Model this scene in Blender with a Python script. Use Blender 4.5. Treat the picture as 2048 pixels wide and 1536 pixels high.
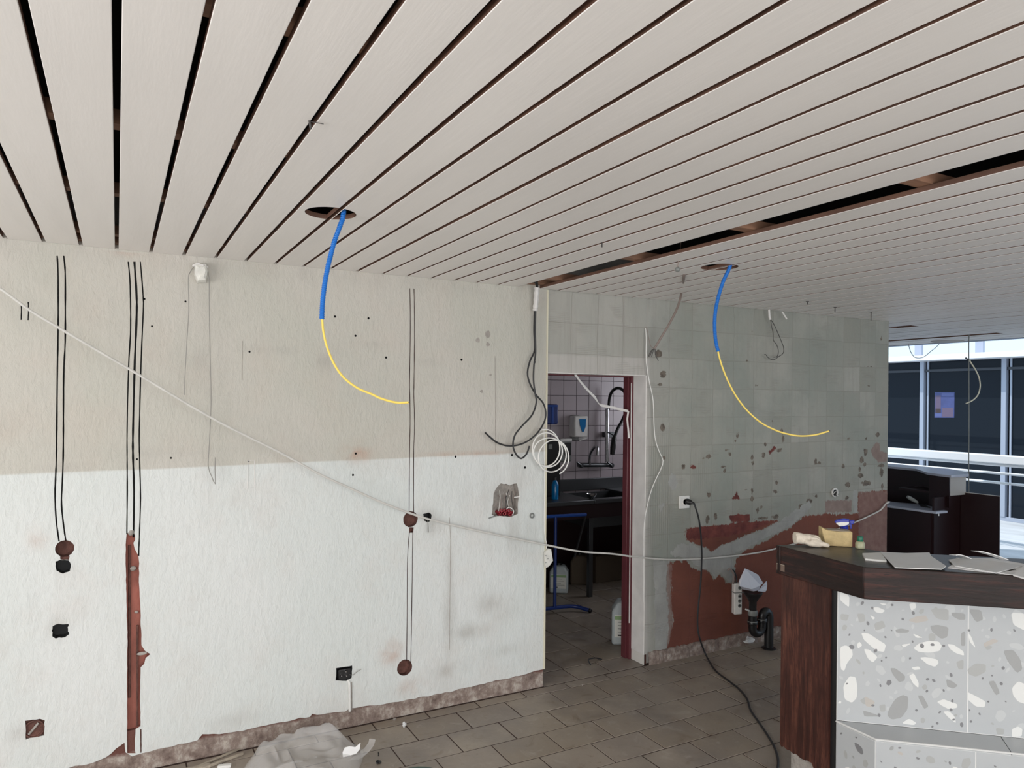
import bpy, bmesh, math, random
import numpy as np
from mathutils import Vector, Matrix
from mathutils.geometry import delaunay_2d_cdt

random.seed(7)
rng = np.random.default_rng(7)
sc = bpy.context.scene
COL = sc.collection
for o in list(bpy.data.objects):
    bpy.data.objects.remove(o)

# ------------------------------------------------------------------ camera
F = 1456.0                                  # focal length in pixels of the 2048 x 1536 frame
YAW, ROLL, SHIFT = math.radians(28.5), math.radians(0.55), 30.0
CAMH = 1.78
CAM = Vector((0, 0, CAMH))
FW = Vector((math.sin(YAW), math.cos(YAW), 0))
R0 = Vector((math.cos(YAW), -math.sin(YAW), 0))
U0 = Vector((0, 0, 1))
RV = math.cos(ROLL) * R0 + math.sin(ROLL) * U0
UV = -math.sin(ROLL) * R0 + math.cos(ROLL) * U0
cd = bpy.data.cameras.new('camera')
cd.sensor_fit = 'HORIZONTAL'
cd.sensor_width = 36.0
cd.lens = F / 2048 * 36.0
cd.shift_y = SHIFT / 2048
cd.clip_start = 0.05
cam = bpy.data.objects.new('camera', cd)
COL.objects.link(cam)
cam.matrix_world = Matrix(((RV.x, UV.x, -FW.x, CAM.x), (RV.y, UV.y, -FW.y, CAM.y), (RV.z, UV.z, -FW.z, CAM.z), (0, 0, 0, 1)))
sc.camera = cam

# ------------------------------------------------------------------ world, sun, window light, exposure
sc.view_settings.view_transform = 'Standard'
sc.view_settings.look = 'None'
sc.view_settings.gamma = 1.0
sc.view_settings.use_curve_mapping = False
sc.view_settings.exposure = 0.22
world = bpy.data.worlds.new('world')
sc.world = world
world.use_nodes = True
wn = world.node_tree
wn.nodes['Background'].inputs[0].default_value = (0.62, 0.80, 1.0, 1)
wn.nodes['Background'].inputs[1].default_value = 1.25


def light(name, kind, energy, color, loc=(0, 0, 0), direction=(0, 0, -1), size=None, size_y=None, angle=None):
    l = bpy.data.lights.new(name, kind)
    l.energy = energy
    l.color = color
    if kind == 'AREA':
        l.shape = 'RECTANGLE'
        l.size = size
        l.size_y = size_y
    if angle is not None:
        l.angle = angle
    o = bpy.data.objects.new(name, l)
    COL.objects.link(o)
    o.location = loc
    o.rotation_euler = Vector(direction).to_track_quat('-Z', 'Y').to_euler()
    return o


light('sun', 'SUN', 2.6, (1.0, 0.97, 0.92), direction=(0.60, -0.55, -1.0), angle=math.radians(0.6))
# daylight coming in through the shop windows behind the photographer and at the end of the room
light('window_light_front', 'AREA', 190, (1.0, 0.955, 0.90), (1.0, -3.45, 1.35), (0, 1, 0.30), 7.0, 1.9)
light('window_light_side', 'AREA', 88, (1.0, 0.945, 0.90), (-3.12, 0.9, 1.45), (1, 0.10, 0.22), 2.6, 1.6)
light('kitchen_fill_light', 'AREA', 9.0, (0.92, 0.93, 1.0), (5.35, 5.1, 1.75), (-1, 0.1, -0.1), 1.0, 0.8)  # added area light to brighten the kitchen; no window is built there

# ------------------------------------------------------------------ measuring helpers
D = 3.86            # distance of the back wall
H = 2.46            # underside of the plank ceiling


def ray(x, y):
    return FW + (x - 1024) / F * RV + ((768 - y) + SHIFT) / F * UV


def P(x, y, X=None, Y=None, Z=None, d=None):
    """surveyed point: where the sight line meets a real plane (wall, floor, worktop ...) or a distance"""
    r = ray(x, y)
    if d is None:
        if X is not None:
            d = X / r.x
        elif Y is not None:
            d = Y / r.y
        else:
            d = (Z - CAMH) / r.z
    return CAM + d * r


def W(x, y, off=0.0):
    return P(x, y, Y=D - off)


def W2(x, y):
    p = P(x, y, Y=D)
    return (p.x, p.z)


def zoomer(x0, y0, s):
    return lambda x, y: (x0 + x / s, y0 + y / s)


# ------------------------------------------------------------------ materials
MATS = {}


class NT:
    def __init__(self, m):
        m.use_nodes = True
        self.t = m.node_tree
        self.b = self.t.nodes['Principled BSDF']

    def n(self, kind, **kw):
        nd = self.t.nodes.new(kind)
        for k, v in kw.items():
            if k.startswith('i_'):
                nd.inputs[k[2:].replace('_', ' ')].default_value = v
            else:
                setattr(nd, k, v)
        return nd

    def l(self, a, b):
        self.t.links.new(a, b)

    def coords(self, scale=(1, 1, 1), kind='Object'):
        tc = self.n('ShaderNodeTexCoord')
        mp = self.n('ShaderNodeMapping')
        mp.inputs['Scale'].default_value = scale
        self.l(tc.outputs[kind], mp.inputs['Vector'])
        return mp.outputs[0]

    def noise(self, vec, scale, detail=4, rough=0.55, dist=0.0):
        nd = self.n('ShaderNodeTexNoise')
        nd.inputs['Scale'].default_value = scale
        nd.inputs['Detail'].default_value = detail
        nd.inputs['Roughness'].default_value = rough
        nd.inputs['Distortion'].default_value = dist
        if vec is not None:
            self.l(vec, nd.inputs['Vector'])
        return nd.outputs['Fac']

    def ramp(self, fac, stops, interp='LINEAR'):
        r = self.n('ShaderNodeValToRGB')
        cr = r.color_ramp
        cr.interpolation = interp
        while len(cr.elements) < len(stops):
            cr.elements.new(0.5)
        for e, (p, c) in zip(cr.elements, stops):
            e.position = p
            e.color = tuple(c) + (1,) if len(c) == 3 else c
        self.l(fac, r.inputs[0])
        return r.outputs[0]

    def mix(self, fac, a, b, mode='MIX'):
        m = self.n('ShaderNodeMix', data_type='RGBA', blend_type=mode)
        m.clamp_factor = True
        for s, v in ((m.inputs['Factor'], fac), (m.inputs['A'], a), (m.inputs['B'], b)):
            pass
        ins = {i.identifier: i for i in m.inputs}
        self._set(ins['Factor_Float'], fac)
        self._set(ins['A_Color'], a)
        self._set(ins['B_Color'], b)
        return [o for o in m.outputs if o.identifier == 'Result_Color'][0]

    def _set(self, sock, v):
        if hasattr(v, 'links') or isinstance(v, bpy.types.NodeSocket):
            self.l(v, sock)
        elif isinstance(v, (tuple, list)):
            sock.default_value = tuple(v) + (1,) if len(v) == 3 else v
        else:
            sock.default_value = v

    def math(self, op, a, b=0.0, clamp=False):
        m = self.n('ShaderNodeMath', operation=op)
        m.use_clamp = clamp
        self._set(m.inputs[0], a)
        self._set(m.inputs[1], b)
        return m.outputs[0]

    def step(self, v, lo, hi):
        m = self.n('ShaderNodeMapRange')
        m.clamp = True
        m.inputs['From Min'].default_value = lo
        m.inputs['From Max'].default_value = hi
        self.l(v, m.inputs['Value'])
        return m.outputs[0]

    def bump(self, h, strength=0.3, dist=0.01, normal=None):
        b = self.n('ShaderNodeBump')
        b.inputs['Strength'].default_value = strength
        b.inputs['Distance'].default_value = dist
        self.l(h, b.inputs['Height'])
        if normal is not None:
            self.l(normal, b.inputs['Normal'])
        self.l(b.outputs[0], self.b.inputs['Normal'])
        return b.outputs[0]

    def attr(self, name):
        a = self.n('ShaderNodeAttribute', attribute_name=name)
        return a.outputs['Fac']


def new(name):
    m = bpy.data.materials.new(name)
    MATS[name] = m
    return m, NT(m)


def mat(name, col, rough=0.6, var=0.0, scale=8.0, bump=0.0, bscale=60.0, metal=0.0, stretch=(1, 1, 1), col2=None, spec=0.5, trans=0.0, alpha=1.0):
    m, t = new(name)
    b = t.b
    b.inputs['Roughness'].default_value = rough
    b.inputs['Metallic'].default_value = metal
    b.inputs['Specular IOR Level'].default_value = spec
    b.inputs['Transmission Weight'].default_value = trans
    b.inputs['Alpha'].default_value = alpha
    if var or col2:
        v = t.coords(stretch)
        f = t.noise(v, scale)
        c2 = col2 or tuple(max(0, c * (1 - var)) for c in col)
        c1 = col if col2 else tuple(min(1, c * (1 + var * 0.5)) for c in col)
        t.l(t.ramp(f, [(0.3, c2), (0.7, c1)]), b.inputs['Base Color'])
    else:
        v = None
        b.inputs['Base Color'].default_value = (*col, 1)
    if bump:
        v = t.coords(stretch)
        t.bump(t.noise(v, bscale), bump, 0.01)
    return m


def g(c):
    """sRGB 0-255 triple to linear"""
    return tuple(((v / 255) / 12.92 if v / 255 <= 0.04045 else ((v / 255 + 0.055) / 1.055) ** 2.4) for v in c)


mat('plank_paint', (0.86, 0.83, 0.80), 0.42, 0.05, 2.5, 0.05, 25, stretch=(3, 0.35, 1))
mat('plank_raw', (0.15, 0.075, 0.05), 0.7, 0.35, 9, stretch=(2, 0.5, 2))
mat('batten_wood', (0.30, 0.16, 0.10), 0.7, 0.3, 9, stretch=(0.4, 3, 3))
mat('void_dark', (0.015, 0.014, 0.013), 0.9)
mat('black_plastic', (0.012, 0.012, 0.013), 0.35)
mat('black_rubber', (0.018, 0.018, 0.02), 0.5)
mat('grey_plastic', (0.20, 0.21, 0.20), 0.5, 0.2)
mat('white_plastic', (0.74, 0.73, 0.70), 0.35, 0.06, 20)
mat('box_white', (0.70, 0.69, 0.64), 0.5, 0.15, 30, 0.3, 60)
mat('blue_plastic', (0.004, 0.14, 0.52), 0.38)
mat('yellow_cable', (0.83, 0.62, 0.12), 0.35)
mat('white_cable', (0.60, 0.585, 0.55), 0.45, 0.1, 20)
mat('white_cable_clean', (0.78, 0.77, 0.74), 0.4)
mat('cream_cable', (0.66, 0.62, 0.48), 0.45)
mat('grey_cable', (0.24, 0.19, 0.17), 0.5)
mat('thin_wire', (0.26, 0.25, 0.23), 0.5)
mat('dark_wire', (0.05, 0.045, 0.042), 0.5)
mat('steel', (0.55, 0.55, 0.56), 0.25, metal=1.0)
mat('shaded_steel', (0.10, 0.105, 0.11), 0.35, metal=0.8)  # stainless steel with kitchen shade and dark reflections put into the colour
mat('brick_red', g((152, 94, 82)), 0.85, 0.4, 12, 0.8, 30, stretch=(1, 1, 0.5))
mat('brick_dark', g((104, 70, 62)), 0.9, 0.4, 25, 0.9, 60)
mat('hole_dark', (0.02, 0.021, 0.022), 0.8)
mat('conduit_red', (0.35, 0.03, 0.045), 0.5)
mat('maroon_frame', g((96, 48, 54)), 0.35, 0.2, 5)
mat('maroon_dark', (0.012, 0.0015, 0.0025), 0.4)
mat('post_and_sheen_blue', (0.40, 0.42, 0.50), 0.25)  # blue of the outside posts; on the desk a reflection painted as colour
mat('beige_panel', (0.36, 0.34, 0.32), 0.6)
mat('jamb_white', (0.72, 0.70, 0.68), 0.6, 0.12, 9, 0.2, 40)
mat('kitchen_tile', (0.44, 0.385, 0.41), 0.28, 0.04, 5)
mat('kitchen_grout', (0.05, 0.045, 0.05), 0.9)
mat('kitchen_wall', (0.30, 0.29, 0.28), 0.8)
mat('room_wall', (0.66, 0.64, 0.60), 0.8, 0.06, 3)
mat('deep_blue', (0.01, 0.03, 0.16), 0.35)
mat('frame_blue', (0.01, 0.06, 0.30), 0.35)
mat('window_blue', (0.0, 0.16, 0.42), 0.2)
mat('terrazzo_white', (0.72, 0.725, 0.71), 0.32)
mat('terrazzo_grey', (0.34, 0.345, 0.345), 0.32)
mat('terrazzo_mid', (0.40, 0.405, 0.40), 0.32)
mat('terrazzo_pale', (0.52, 0.535, 0.54), 0.32)
mat('terrazzo_dark', (0.21, 0.21, 0.22), 0.32)
mat('terrazzo_pink', (0.47, 0.44, 0.41), 0.32)
mat('tile_joint', (0.68, 0.68, 0.67), 0.6)
mat('glove_cotton', (0.74, 0.66, 0.55), 0.9, 0.15, 25, 0.5, 90)
mat('foam_yellow', (0.56, 0.43, 0.22), 0.85, 0.18, 30, 0.3, 150)
mat('label_white', (0.75, 0.75, 0.70), 0.5)
mat('label_green', (0.30, 0.45, 0.22), 0.5)
mat('green_cap', (0.0, 0.13, 0.07), 0.35)
mat('bottle_pale', (0.42, 0.42, 0.27), 0.3, 0.1)
mat('spray_blue', (0.01, 0.02, 0.30), 0.3)
mat('paper_white', (0.85, 0.85, 0.85), 0.7, 0.04, 6)
mat('paper_grey', (0.68, 0.68, 0.675), 0.5, 0.05, 9)
mat('jerry_body', (0.50, 0.55, 0.56), 0.35)
mat('jerry_liquid', (0.28, 0.36, 0.36), 0.35)
mat('bag_scrap_wood', (0.42, 0.36, 0.29), 0.8, 0.3, 12)
mat('tape_white', (0.66, 0.64, 0.62), 0.45)
mat('facade_white', (0.80, 0.82, 0.85), 0.5)
mat('facade_metal', (0.34, 0.38, 0.46), 0.35)
mat('facade_dark', (0.03, 0.035, 0.045), 0.5)
mat('pavement', (0.62, 0.64, 0.66), 0.8, 0.2, 2.0, stretch=(2.5, 0.5, 1))
mat('rail_white', (0.80, 0.82, 0.84), 0.45)
mat('poster_blue', (0.055, 0.07, 0.20), 0.5, 0.15, 10)
mat('poster_pink', (0.12, 0.085, 0.14), 0.5)
mat('poster_brown', (0.05, 0.03, 0.03), 0.5)
mat('poster_white', (0.09, 0.11, 0.27), 0.5)
mat('rubble', (0.36, 0.33, 0.30), 0.9, 0.3, 30, 0.8, 50)
mat('bucket_green', (0.03, 0.06, 0.045), 0.4)
mat('paper_bluish', (0.70, 0.72, 0.80), 0.6)
mat('cardboard', (0.10, 0.075, 0.05), 0.8)
mat('brass_plate', (0.16, 0.11, 0.085), 0.5)


def wood(name, stretch, c0, c1, c2, scale=7.0):
    m, t = new(name)
    v = t.coords(stretch)
    n1 = t.noise(v, scale, 6, 0.62, 0.6)
    n2 = t.noise(t.coords(tuple(s * 3.5 for s in stretch)), scale * 2.2, 3)
    n3 = t.noise(t.coords((1.2, 1.2, 1.2)), 2.2, 3)
    a = t.ramp(n1, [(0.28, c0), (0.5, c1), (0.72, c2)])
    a = t.mix(t.step(n2, 0.52, 0.72), a, c0)
    a = t.mix(t.step(n3, 0.45, 0.75), a, tuple(x * 0.45 for x in c1))
    t.l(a, t.b.inputs['Base Color'])
    t.b.inputs['Roughness'].default_value = 0.48
    t.b.inputs['Specular IOR Level'].default_value = 0.3
    t.bump(n1, 0.25, 0.004)


wood('wood_along', (0.55, 7, 7), g((20, 15, 14)), g((43, 28, 25)), g((84, 44, 36)))
wood('wood_upright', (7, 7, 0.55), g((40, 24, 21)), g((72, 41, 34)), g((112, 69, 55)))
mat('wood_top', g((62, 56, 52)), 0.36, 0.25, 6, 0.1, 30, stretch=(1, 1, 1))

# terrazzo ground
m, t = new('terrazzo')
v = t.coords()
vo = t.n('ShaderNodeTexVoronoi')
vo.inputs['Scale'].default_value = 17
vo.inputs['Randomness'].default_value = 1
t.l(v, vo.inputs['Vector'])
vo2 = t.n('ShaderNodeTexVoronoi')
vo2.inputs['Scale'].default_value = 55
t.l(v, vo2.inputs['Vector'])
sep = t.n('ShaderNodeSeparateColor')
t.l(vo.outputs['Color'], sep.inputs[0])
sep2 = t.n('ShaderNodeSeparateColor')
t.l(vo2.outputs['Color'], sep2.inputs[0])
base = t.mix(t.noise(v, 5, 4), (0.425, 0.445, 0.46), (0.49, 0.505, 0.515))
# irregular pale inclusions with soft edges
inc = t.math('MULTIPLY', t.step(vo.outputs['Distance'], 0.030, 0.024), t.step(sep.outputs[0], 0.55, 0.60))
base = t.mix(inc, base, t.ramp(sep.outputs[1], [(0.3, (0.42, 0.425, 0.42)), (0.55, (0.62, 0.62, 0.61)), (0.8, (0.50, 0.48, 0.45))]))
spk = t.math('MULTIPLY', t.step(vo2.outputs['Distance'], 0.0062, 0.005), t.step(sep2.outputs[0], 0.80, 0.82))
base = t.mix(spk, base, (0.28, 0.28, 0.29))
t.l(base, t.b.inputs['Base Color'])
t.b.inputs['Roughness'].default_value = 0.3

# floor tiles
m, t = new('floor_tile')
v = t.coords((1, 1, 1))
geo = t.n('ShaderNodeNewGeometry')
oi = t.n('ShaderNodeObjectInfo')
pn = t.noise(geo.outputs['Position'], 2.1, 5, 0.6)
pn2 = t.noise(geo.outputs['Position'], 9, 5, 0.7, 0.8)
tint = t.ramp(oi.outputs['Random'], [(0.0, g((140, 128, 114))), (0.5, g((156, 145, 131))), (1.0, g((147, 136, 125)))])
c = t.mix(t.step(pn, 0.42, 0.66), tint, g((128, 119, 111)))
c = t.mix(t.math('MULTIPLY', t.step(pn2, 0.56, 0.74), 0.55), c, g((176, 168, 158)))
c = t.mix(t.math('MULTIPLY', t.step(pn2, 0.44, 0.30), 0.5), c, g((104, 86, 66)))
t.l(c, t.b.inputs['Base Color'])
t.b.inputs['Roughness'].default_value = 0.42
rr = t.ramp(pn2, [(0.3, (0.35,) * 3), (0.7, (0.65,) * 3)])
t.l(rr, t.b.inputs['Roughness'])
t.bump(pn2, 0.06, 0.004)
mat('grout', g((58, 40, 33)), 0.9, 0.3, 20)

m, t = new('floor_far')
br = t.n('ShaderNodeTexBrick')
br.inputs['Scale'].default_value = 1.0
br.inputs['Brick Width'].default_value = 0.31
br.inputs['Row Height'].default_value = 0.22
br.inputs['Mortar Size'].default_value = 0.003
br.inputs['Color1'].default_value = (*g((128, 120, 110)), 1)
br.inputs['Color2'].default_value = (*g((134, 127, 118)), 1)
br.inputs['Mortar'].default_value = (*g((72, 52, 44)), 1)
t.l(t.coords(), br.inputs['Vector'])
t.l(br.outputs[0], t.b.inputs['Base Color'])
t.b.inputs['Roughness'].default_value = 0.5

# plaster wall
m, t = new('plaster')
v = t.coords()
sx = t.n('ShaderNodeSeparateXYZ')
t.l(v, sx.inputs[0])
wob = t.noise(t.coords((1, 1, 6)), 1.6, 3)
zl = t.math('SUBTRACT', sx.outputs[2], t.math('MULTIPLY', sx.outputs[0], 0.012))
zl = t.math('ADD', zl, t.math('MULTIPLY', wob, 0.02))
low = t.step(zl, 1.443, 1.434)
big = t.noise(t.coords((1, 1, 0.6)), 1.3, 4)
up = t.mix(t.step(big, 0.35, 0.65), (0.475, 0.465, 0.41), (0.525, 0.495, 0.45))
dn = t.mix(t.step(big, 0.35, 0.65), (0.61, 0.64, 0.62), (0.66, 0.675, 0.66))
c = t.mix(low, up, dn)
c = t.mix(t.math('MULTIPLY', t.math('MULTIPLY', t.attr('rust'), 1.3), t.step(t.noise(v, 7, 4), 0.32, 0.66)), c, (0.44, 0.27, 0.20))
c = t.mix(t.math('MULTIPLY', t.math('MULTIPLY', t.attr('dirt'), 1.35), t.step(t.noise(t.coords((1, 1, 0.35)), 9, 5), 0.30, 0.68)), c, (0.36, 0.34, 0.31))
chipv = t.math('ADD', t.attr('chip'), t.math('MULTIPLY', t.math('SUBTRACT', t.noise(v, 90, 3), 0.5), 0.012))
c = t.mix(t.step(chipv, 0.0, 0.0015), c, (0.17, 0.145, 0.125))
h1 = t.noise(t.coords((1, 1, 0.42)), 46, 5, 0.62, 0.5)
c = t.mix(t.math('MULTIPLY', t.step(h1, 0.46, 0.34), 0.10), c, (0.33, 0.31, 0.28))
mot = t.noise(t.coords((1, 1, 1)), 3.4, 5, 0.6)
c = t.mix(t.math('MULTIPLY', t.step(mot, 0.50, 0.70), 0.16), c, (0.54, 0.43, 0.37))
t.l(c, t.b.inputs['Base Color'])
t.b.inputs['Roughness'].default_value = 0.78
h1 = t.step(h1, 0.36, 0.72)
h2 = t.noise(t.coords((1, 1, 0.5)), 9, 3)
hh = t.math('ADD', h1, t.math('MULTIPLY', h2, 1.2))
t.bump(hh, 0.40, 0.006)

# stripped wall beside the doorway: adhesive bed of old tiles, red paint, fresh filler
m, t = new('stripped_wall')
v = t.coords()
sx = t.n('ShaderNodeSeparateXYZ')
t.l(v, sx.inputs[0])


def gridline(val, off, per, w):
    a = t.math('SUBTRACT', val, off)
    a = t.math('DIVIDE', a, per)
    fr = t.math('FRACT', a)
    a = t.math('ABSOLUTE', t.math('SUBTRACT', fr, 0.5))
    return t.step(a, 0.5 - w, 0.5), t.math('FLOOR', a if False else t.math('DIVIDE', t.math('SUBTRACT', val, off), per))


wobx = t.math('ADD', sx.outputs[0], t.math('MULTIPLY', t.math('SUBTRACT', t.noise(v, 3.2, 3), 0.5), 0.03))
wobz = t.math('ADD', sx.outputs[2], t.math('MULTIPLY', t.math('SUBTRACT', t.noise(v, 2.6, 3), 0.5), 0.03))
lx, ix = gridline(wobx, 2.523, 0.2, 0.022)
lz, iz = gridline(wobz, 2.067, 0.2, 0.022)
cmb = t.n('ShaderNodeCombineXYZ')
t.l(ix, cmb.inputs[0])
t.l(iz, cmb.inputs[2])
wnz = t.n('ShaderNodeTexWhiteNoise')
t.l(cmb.outputs[0], wnz.inputs[0])
cell = t.ramp(wnz.outputs['Value'], [(0, (0.285, 0.285, 0.248)), (0.5, (0.32, 0.318, 0.282)), (1, (0.365, 0.358, 0.322))])
c = t.mix(t.step(t.noise(v, 2.4, 5, 0.6), 0.38, 0.66), cell, (0.265, 0.282, 0.25))
pale = t.attr('pale')
c = t.mix(pale, c, (0.48, 0.455, 0.43))
c = t.mix(t.math('MULTIPLY', t.math('MAXIMUM', lx, lz), 0.42), c, (0.21, 0.20, 0.17))
stk = t.noise(t.coords((14, 1, 0.8)), 3, 3)
c = t.mix(t.math('MULTIPLY', t.step(stk, 0.5, 0.75), 0.35), c, (0.26, 0.25, 0.22))
# combed adhesive: horizontal ribs in patches
rib = t.n('ShaderNodeTexWave', wave_type='BANDS', bands_direction='Z')
rib.inputs['Scale'].default_value = 28
rib.inputs['Distortion'].default_value = 1.2
t.l(v, rib.inputs['Vector'])
patch = t.step(t.noise(t.coords((1.3, 1, 2.2)), 3.1, 2), 0.56, 0.64)
ribm = t.math('MULTIPLY', rib.outputs['Fac'], patch)
c = t.mix(t.math('MULTIPLY', ribm, 0.30), c, (0.24, 0.23, 0.20))
vrib = t.n('ShaderNodeTexWave', wave_type='BANDS', bands_direction='X')
vrib.inputs['Scale'].default_value = 17
vrib.inputs['Distortion'].default_value = 0.8
t.l(v, vrib.inputs['Vector'])
vribm = t.math('MULTIPLY', vrib.outputs['Fac'], t.attr('comb'))
c = t.mix(t.math('MULTIPLY', vribm, 0.34), c, (0.20, 0.19, 0.165))
fine = t.math('MULTIPLY', t.math('SUBTRACT', t.noise(v, 38, 5, 0.65), 0.5), 0.05)
fine2 = t.math('MULTIPLY', t.math('SUBTRACT', t.noise(t.coords((1, 1, 0.45)), 26, 5, 0.7), 0.5), 0.10)
red = t.step(t.math('ADD', t.attr('red'), fine2), 0.0, 0.006)
redc = t.ramp(t.noise(t.coords((1, 1, 1.6)), 2.2, 4), [(0.3, g((100, 56, 44))), (0.55, g((116, 67, 53))), (0.75, g((106, 64, 54)))])
c = t.mix(red, c, redc)
rd2 = t.step(t.math('ADD', t.attr('darkred'), fine), 0.0, 0.006)
c = t.mix(rd2, c, t.ramp(t.noise(v, 14, 4), [(0.35, g((92, 44, 40))), (0.65, g((120, 62, 54)))]))
faded = t.step(t.math('ADD', t.attr('faded'), fine), 0.0, 0.01)
c = t.mix(t.math('MULTIPLY', faded, 0.75), c, t.ramp(t.noise(v, 20, 5), [(0.3, g((120, 92, 86))), (0.7, g((140, 116, 108)))]))
chip = t.step(t.math('ADD', t.attr('chip'), t.math('MULTIPLY', fine, 0.75)), 0.0, 0.003)
c = t.mix(chip, c, t.ramp(t.noise(v, 30, 4), [(0.35, g((84, 76, 68))), (0.65, g((122, 112, 102)))]))
fill = t.step(t.math('ADD', t.attr('filler'), t.math('MULTIPLY', fine2, 0.8)), 0.0, 0.006)
c = t.mix(fill, c, t.ramp(t.noise(v, 11, 5), [(0.3, (0.29, 0.29, 0.275)), (0.7, (0.37, 0.37, 0.35))]))
t.l(c, t.b.inputs['Base Color'])
t.b.inputs['Roughness'].default_value = 0.82
hh = t.math('ADD', t.noise(v, 30, 5, 0.65), t.math('MULTIPLY', t.math('ADD', ribm, vribm), 0.5))
hh = t.math('SUBTRACT', hh, t.math('MULTIPLY', t.math('MAXIMUM', lx, lz), 0.6))
hh = t.math('ADD', hh, t.math('MULTIPLY', fill, 0.9))
hh = t.math('SUBTRACT', hh, t.math('MULTIPLY', chip, 0.9))
t.bump(hh, 0.35, 0.006)

# raw mortar strip where the skirting was
m, t = new('raw_mortar')
v = t.coords()
nz = t.noise(v, 13, 6, 0.65)
sx = t.n('ShaderNodeSeparateXYZ')
t.l(v, sx.inputs[0])
nz2 = t.noise(t.coords((1, 1, 0.7)), 34, 5, 0.7, 0.5)
c = t.ramp(t.math('ADD', t.math('MULTIPLY', nz, 0.6), t.math('MULTIPLY', nz2, 0.4)), [(0.36, g((98, 80, 74))), (0.5, g((140, 124, 115))), (0.62, g((184, 174, 164)))])
edge = t.step(t.math('ADD', sx.outputs[2], t.math('MULTIPLY', t.math('SUBTRACT', nz, 0.5), 0.06)), 0.088, 0.104)
c = t.mix(edge, c, g((104, 66, 58)))
t.l(c, t.b.inputs['Base Color'])
t.b.inputs['Roughness'].default_value = 0.9
t.bump(t.noise(v, 26, 6, 0.7), 0.9, 0.012)

# clear plastic sheet
m, t = new('plastic_sheet')
t.b.inputs['Base Color'].default_value = (0.80, 0.79, 0.78, 1)
t.b.inputs['Roughness'].default_value = 0.12
t.b.inputs['Alpha'].default_value = 0.20
t.bump(t.noise(t.coords(), 34, 3, 0.5, 0.6), 0.25, 0.01)
t.b.inputs['IOR'].default_value = 1.3

# shop glass opposite: dark of the unlit interior put into its colour, mirror-like
m, t = new('shop_glass')
t.b.inputs['Base Color'].default_value = (0.010, 0.014, 0.020, 1)
t.b.inputs['Roughness'].default_value = 0.04
t.b.inputs['Specular IOR Level'].default_value = 0.13


# ------------------------------------------------------------------ mesh helpers
def catmull(pts, step=None, n=8):
    pts = [Vector(p) for p in pts]
    if len(pts) < 3:
        return pts
    q = [2 * pts[0] - pts[1]] + pts + [2 * pts[-1] - pts[-2]]
    out = []
    for i in range(1, len(q) - 2):
        p0, p1, p2, p3 = q[i - 1:i + 3]
        k = n if step is None else max(2, int((p2 - p1).length / step))
        for j in range(k):
            s = j / k
            out.append(0.5 * ((2 * p1) + (p2 - p0) * s + (2 * p0 - 5 * p1 + 4 * p2 - p3) * s * s + (3 * p1 - p0 - 3 * p2 + p3) * s ** 3))
    out.append(pts[-1])
    return out


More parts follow.
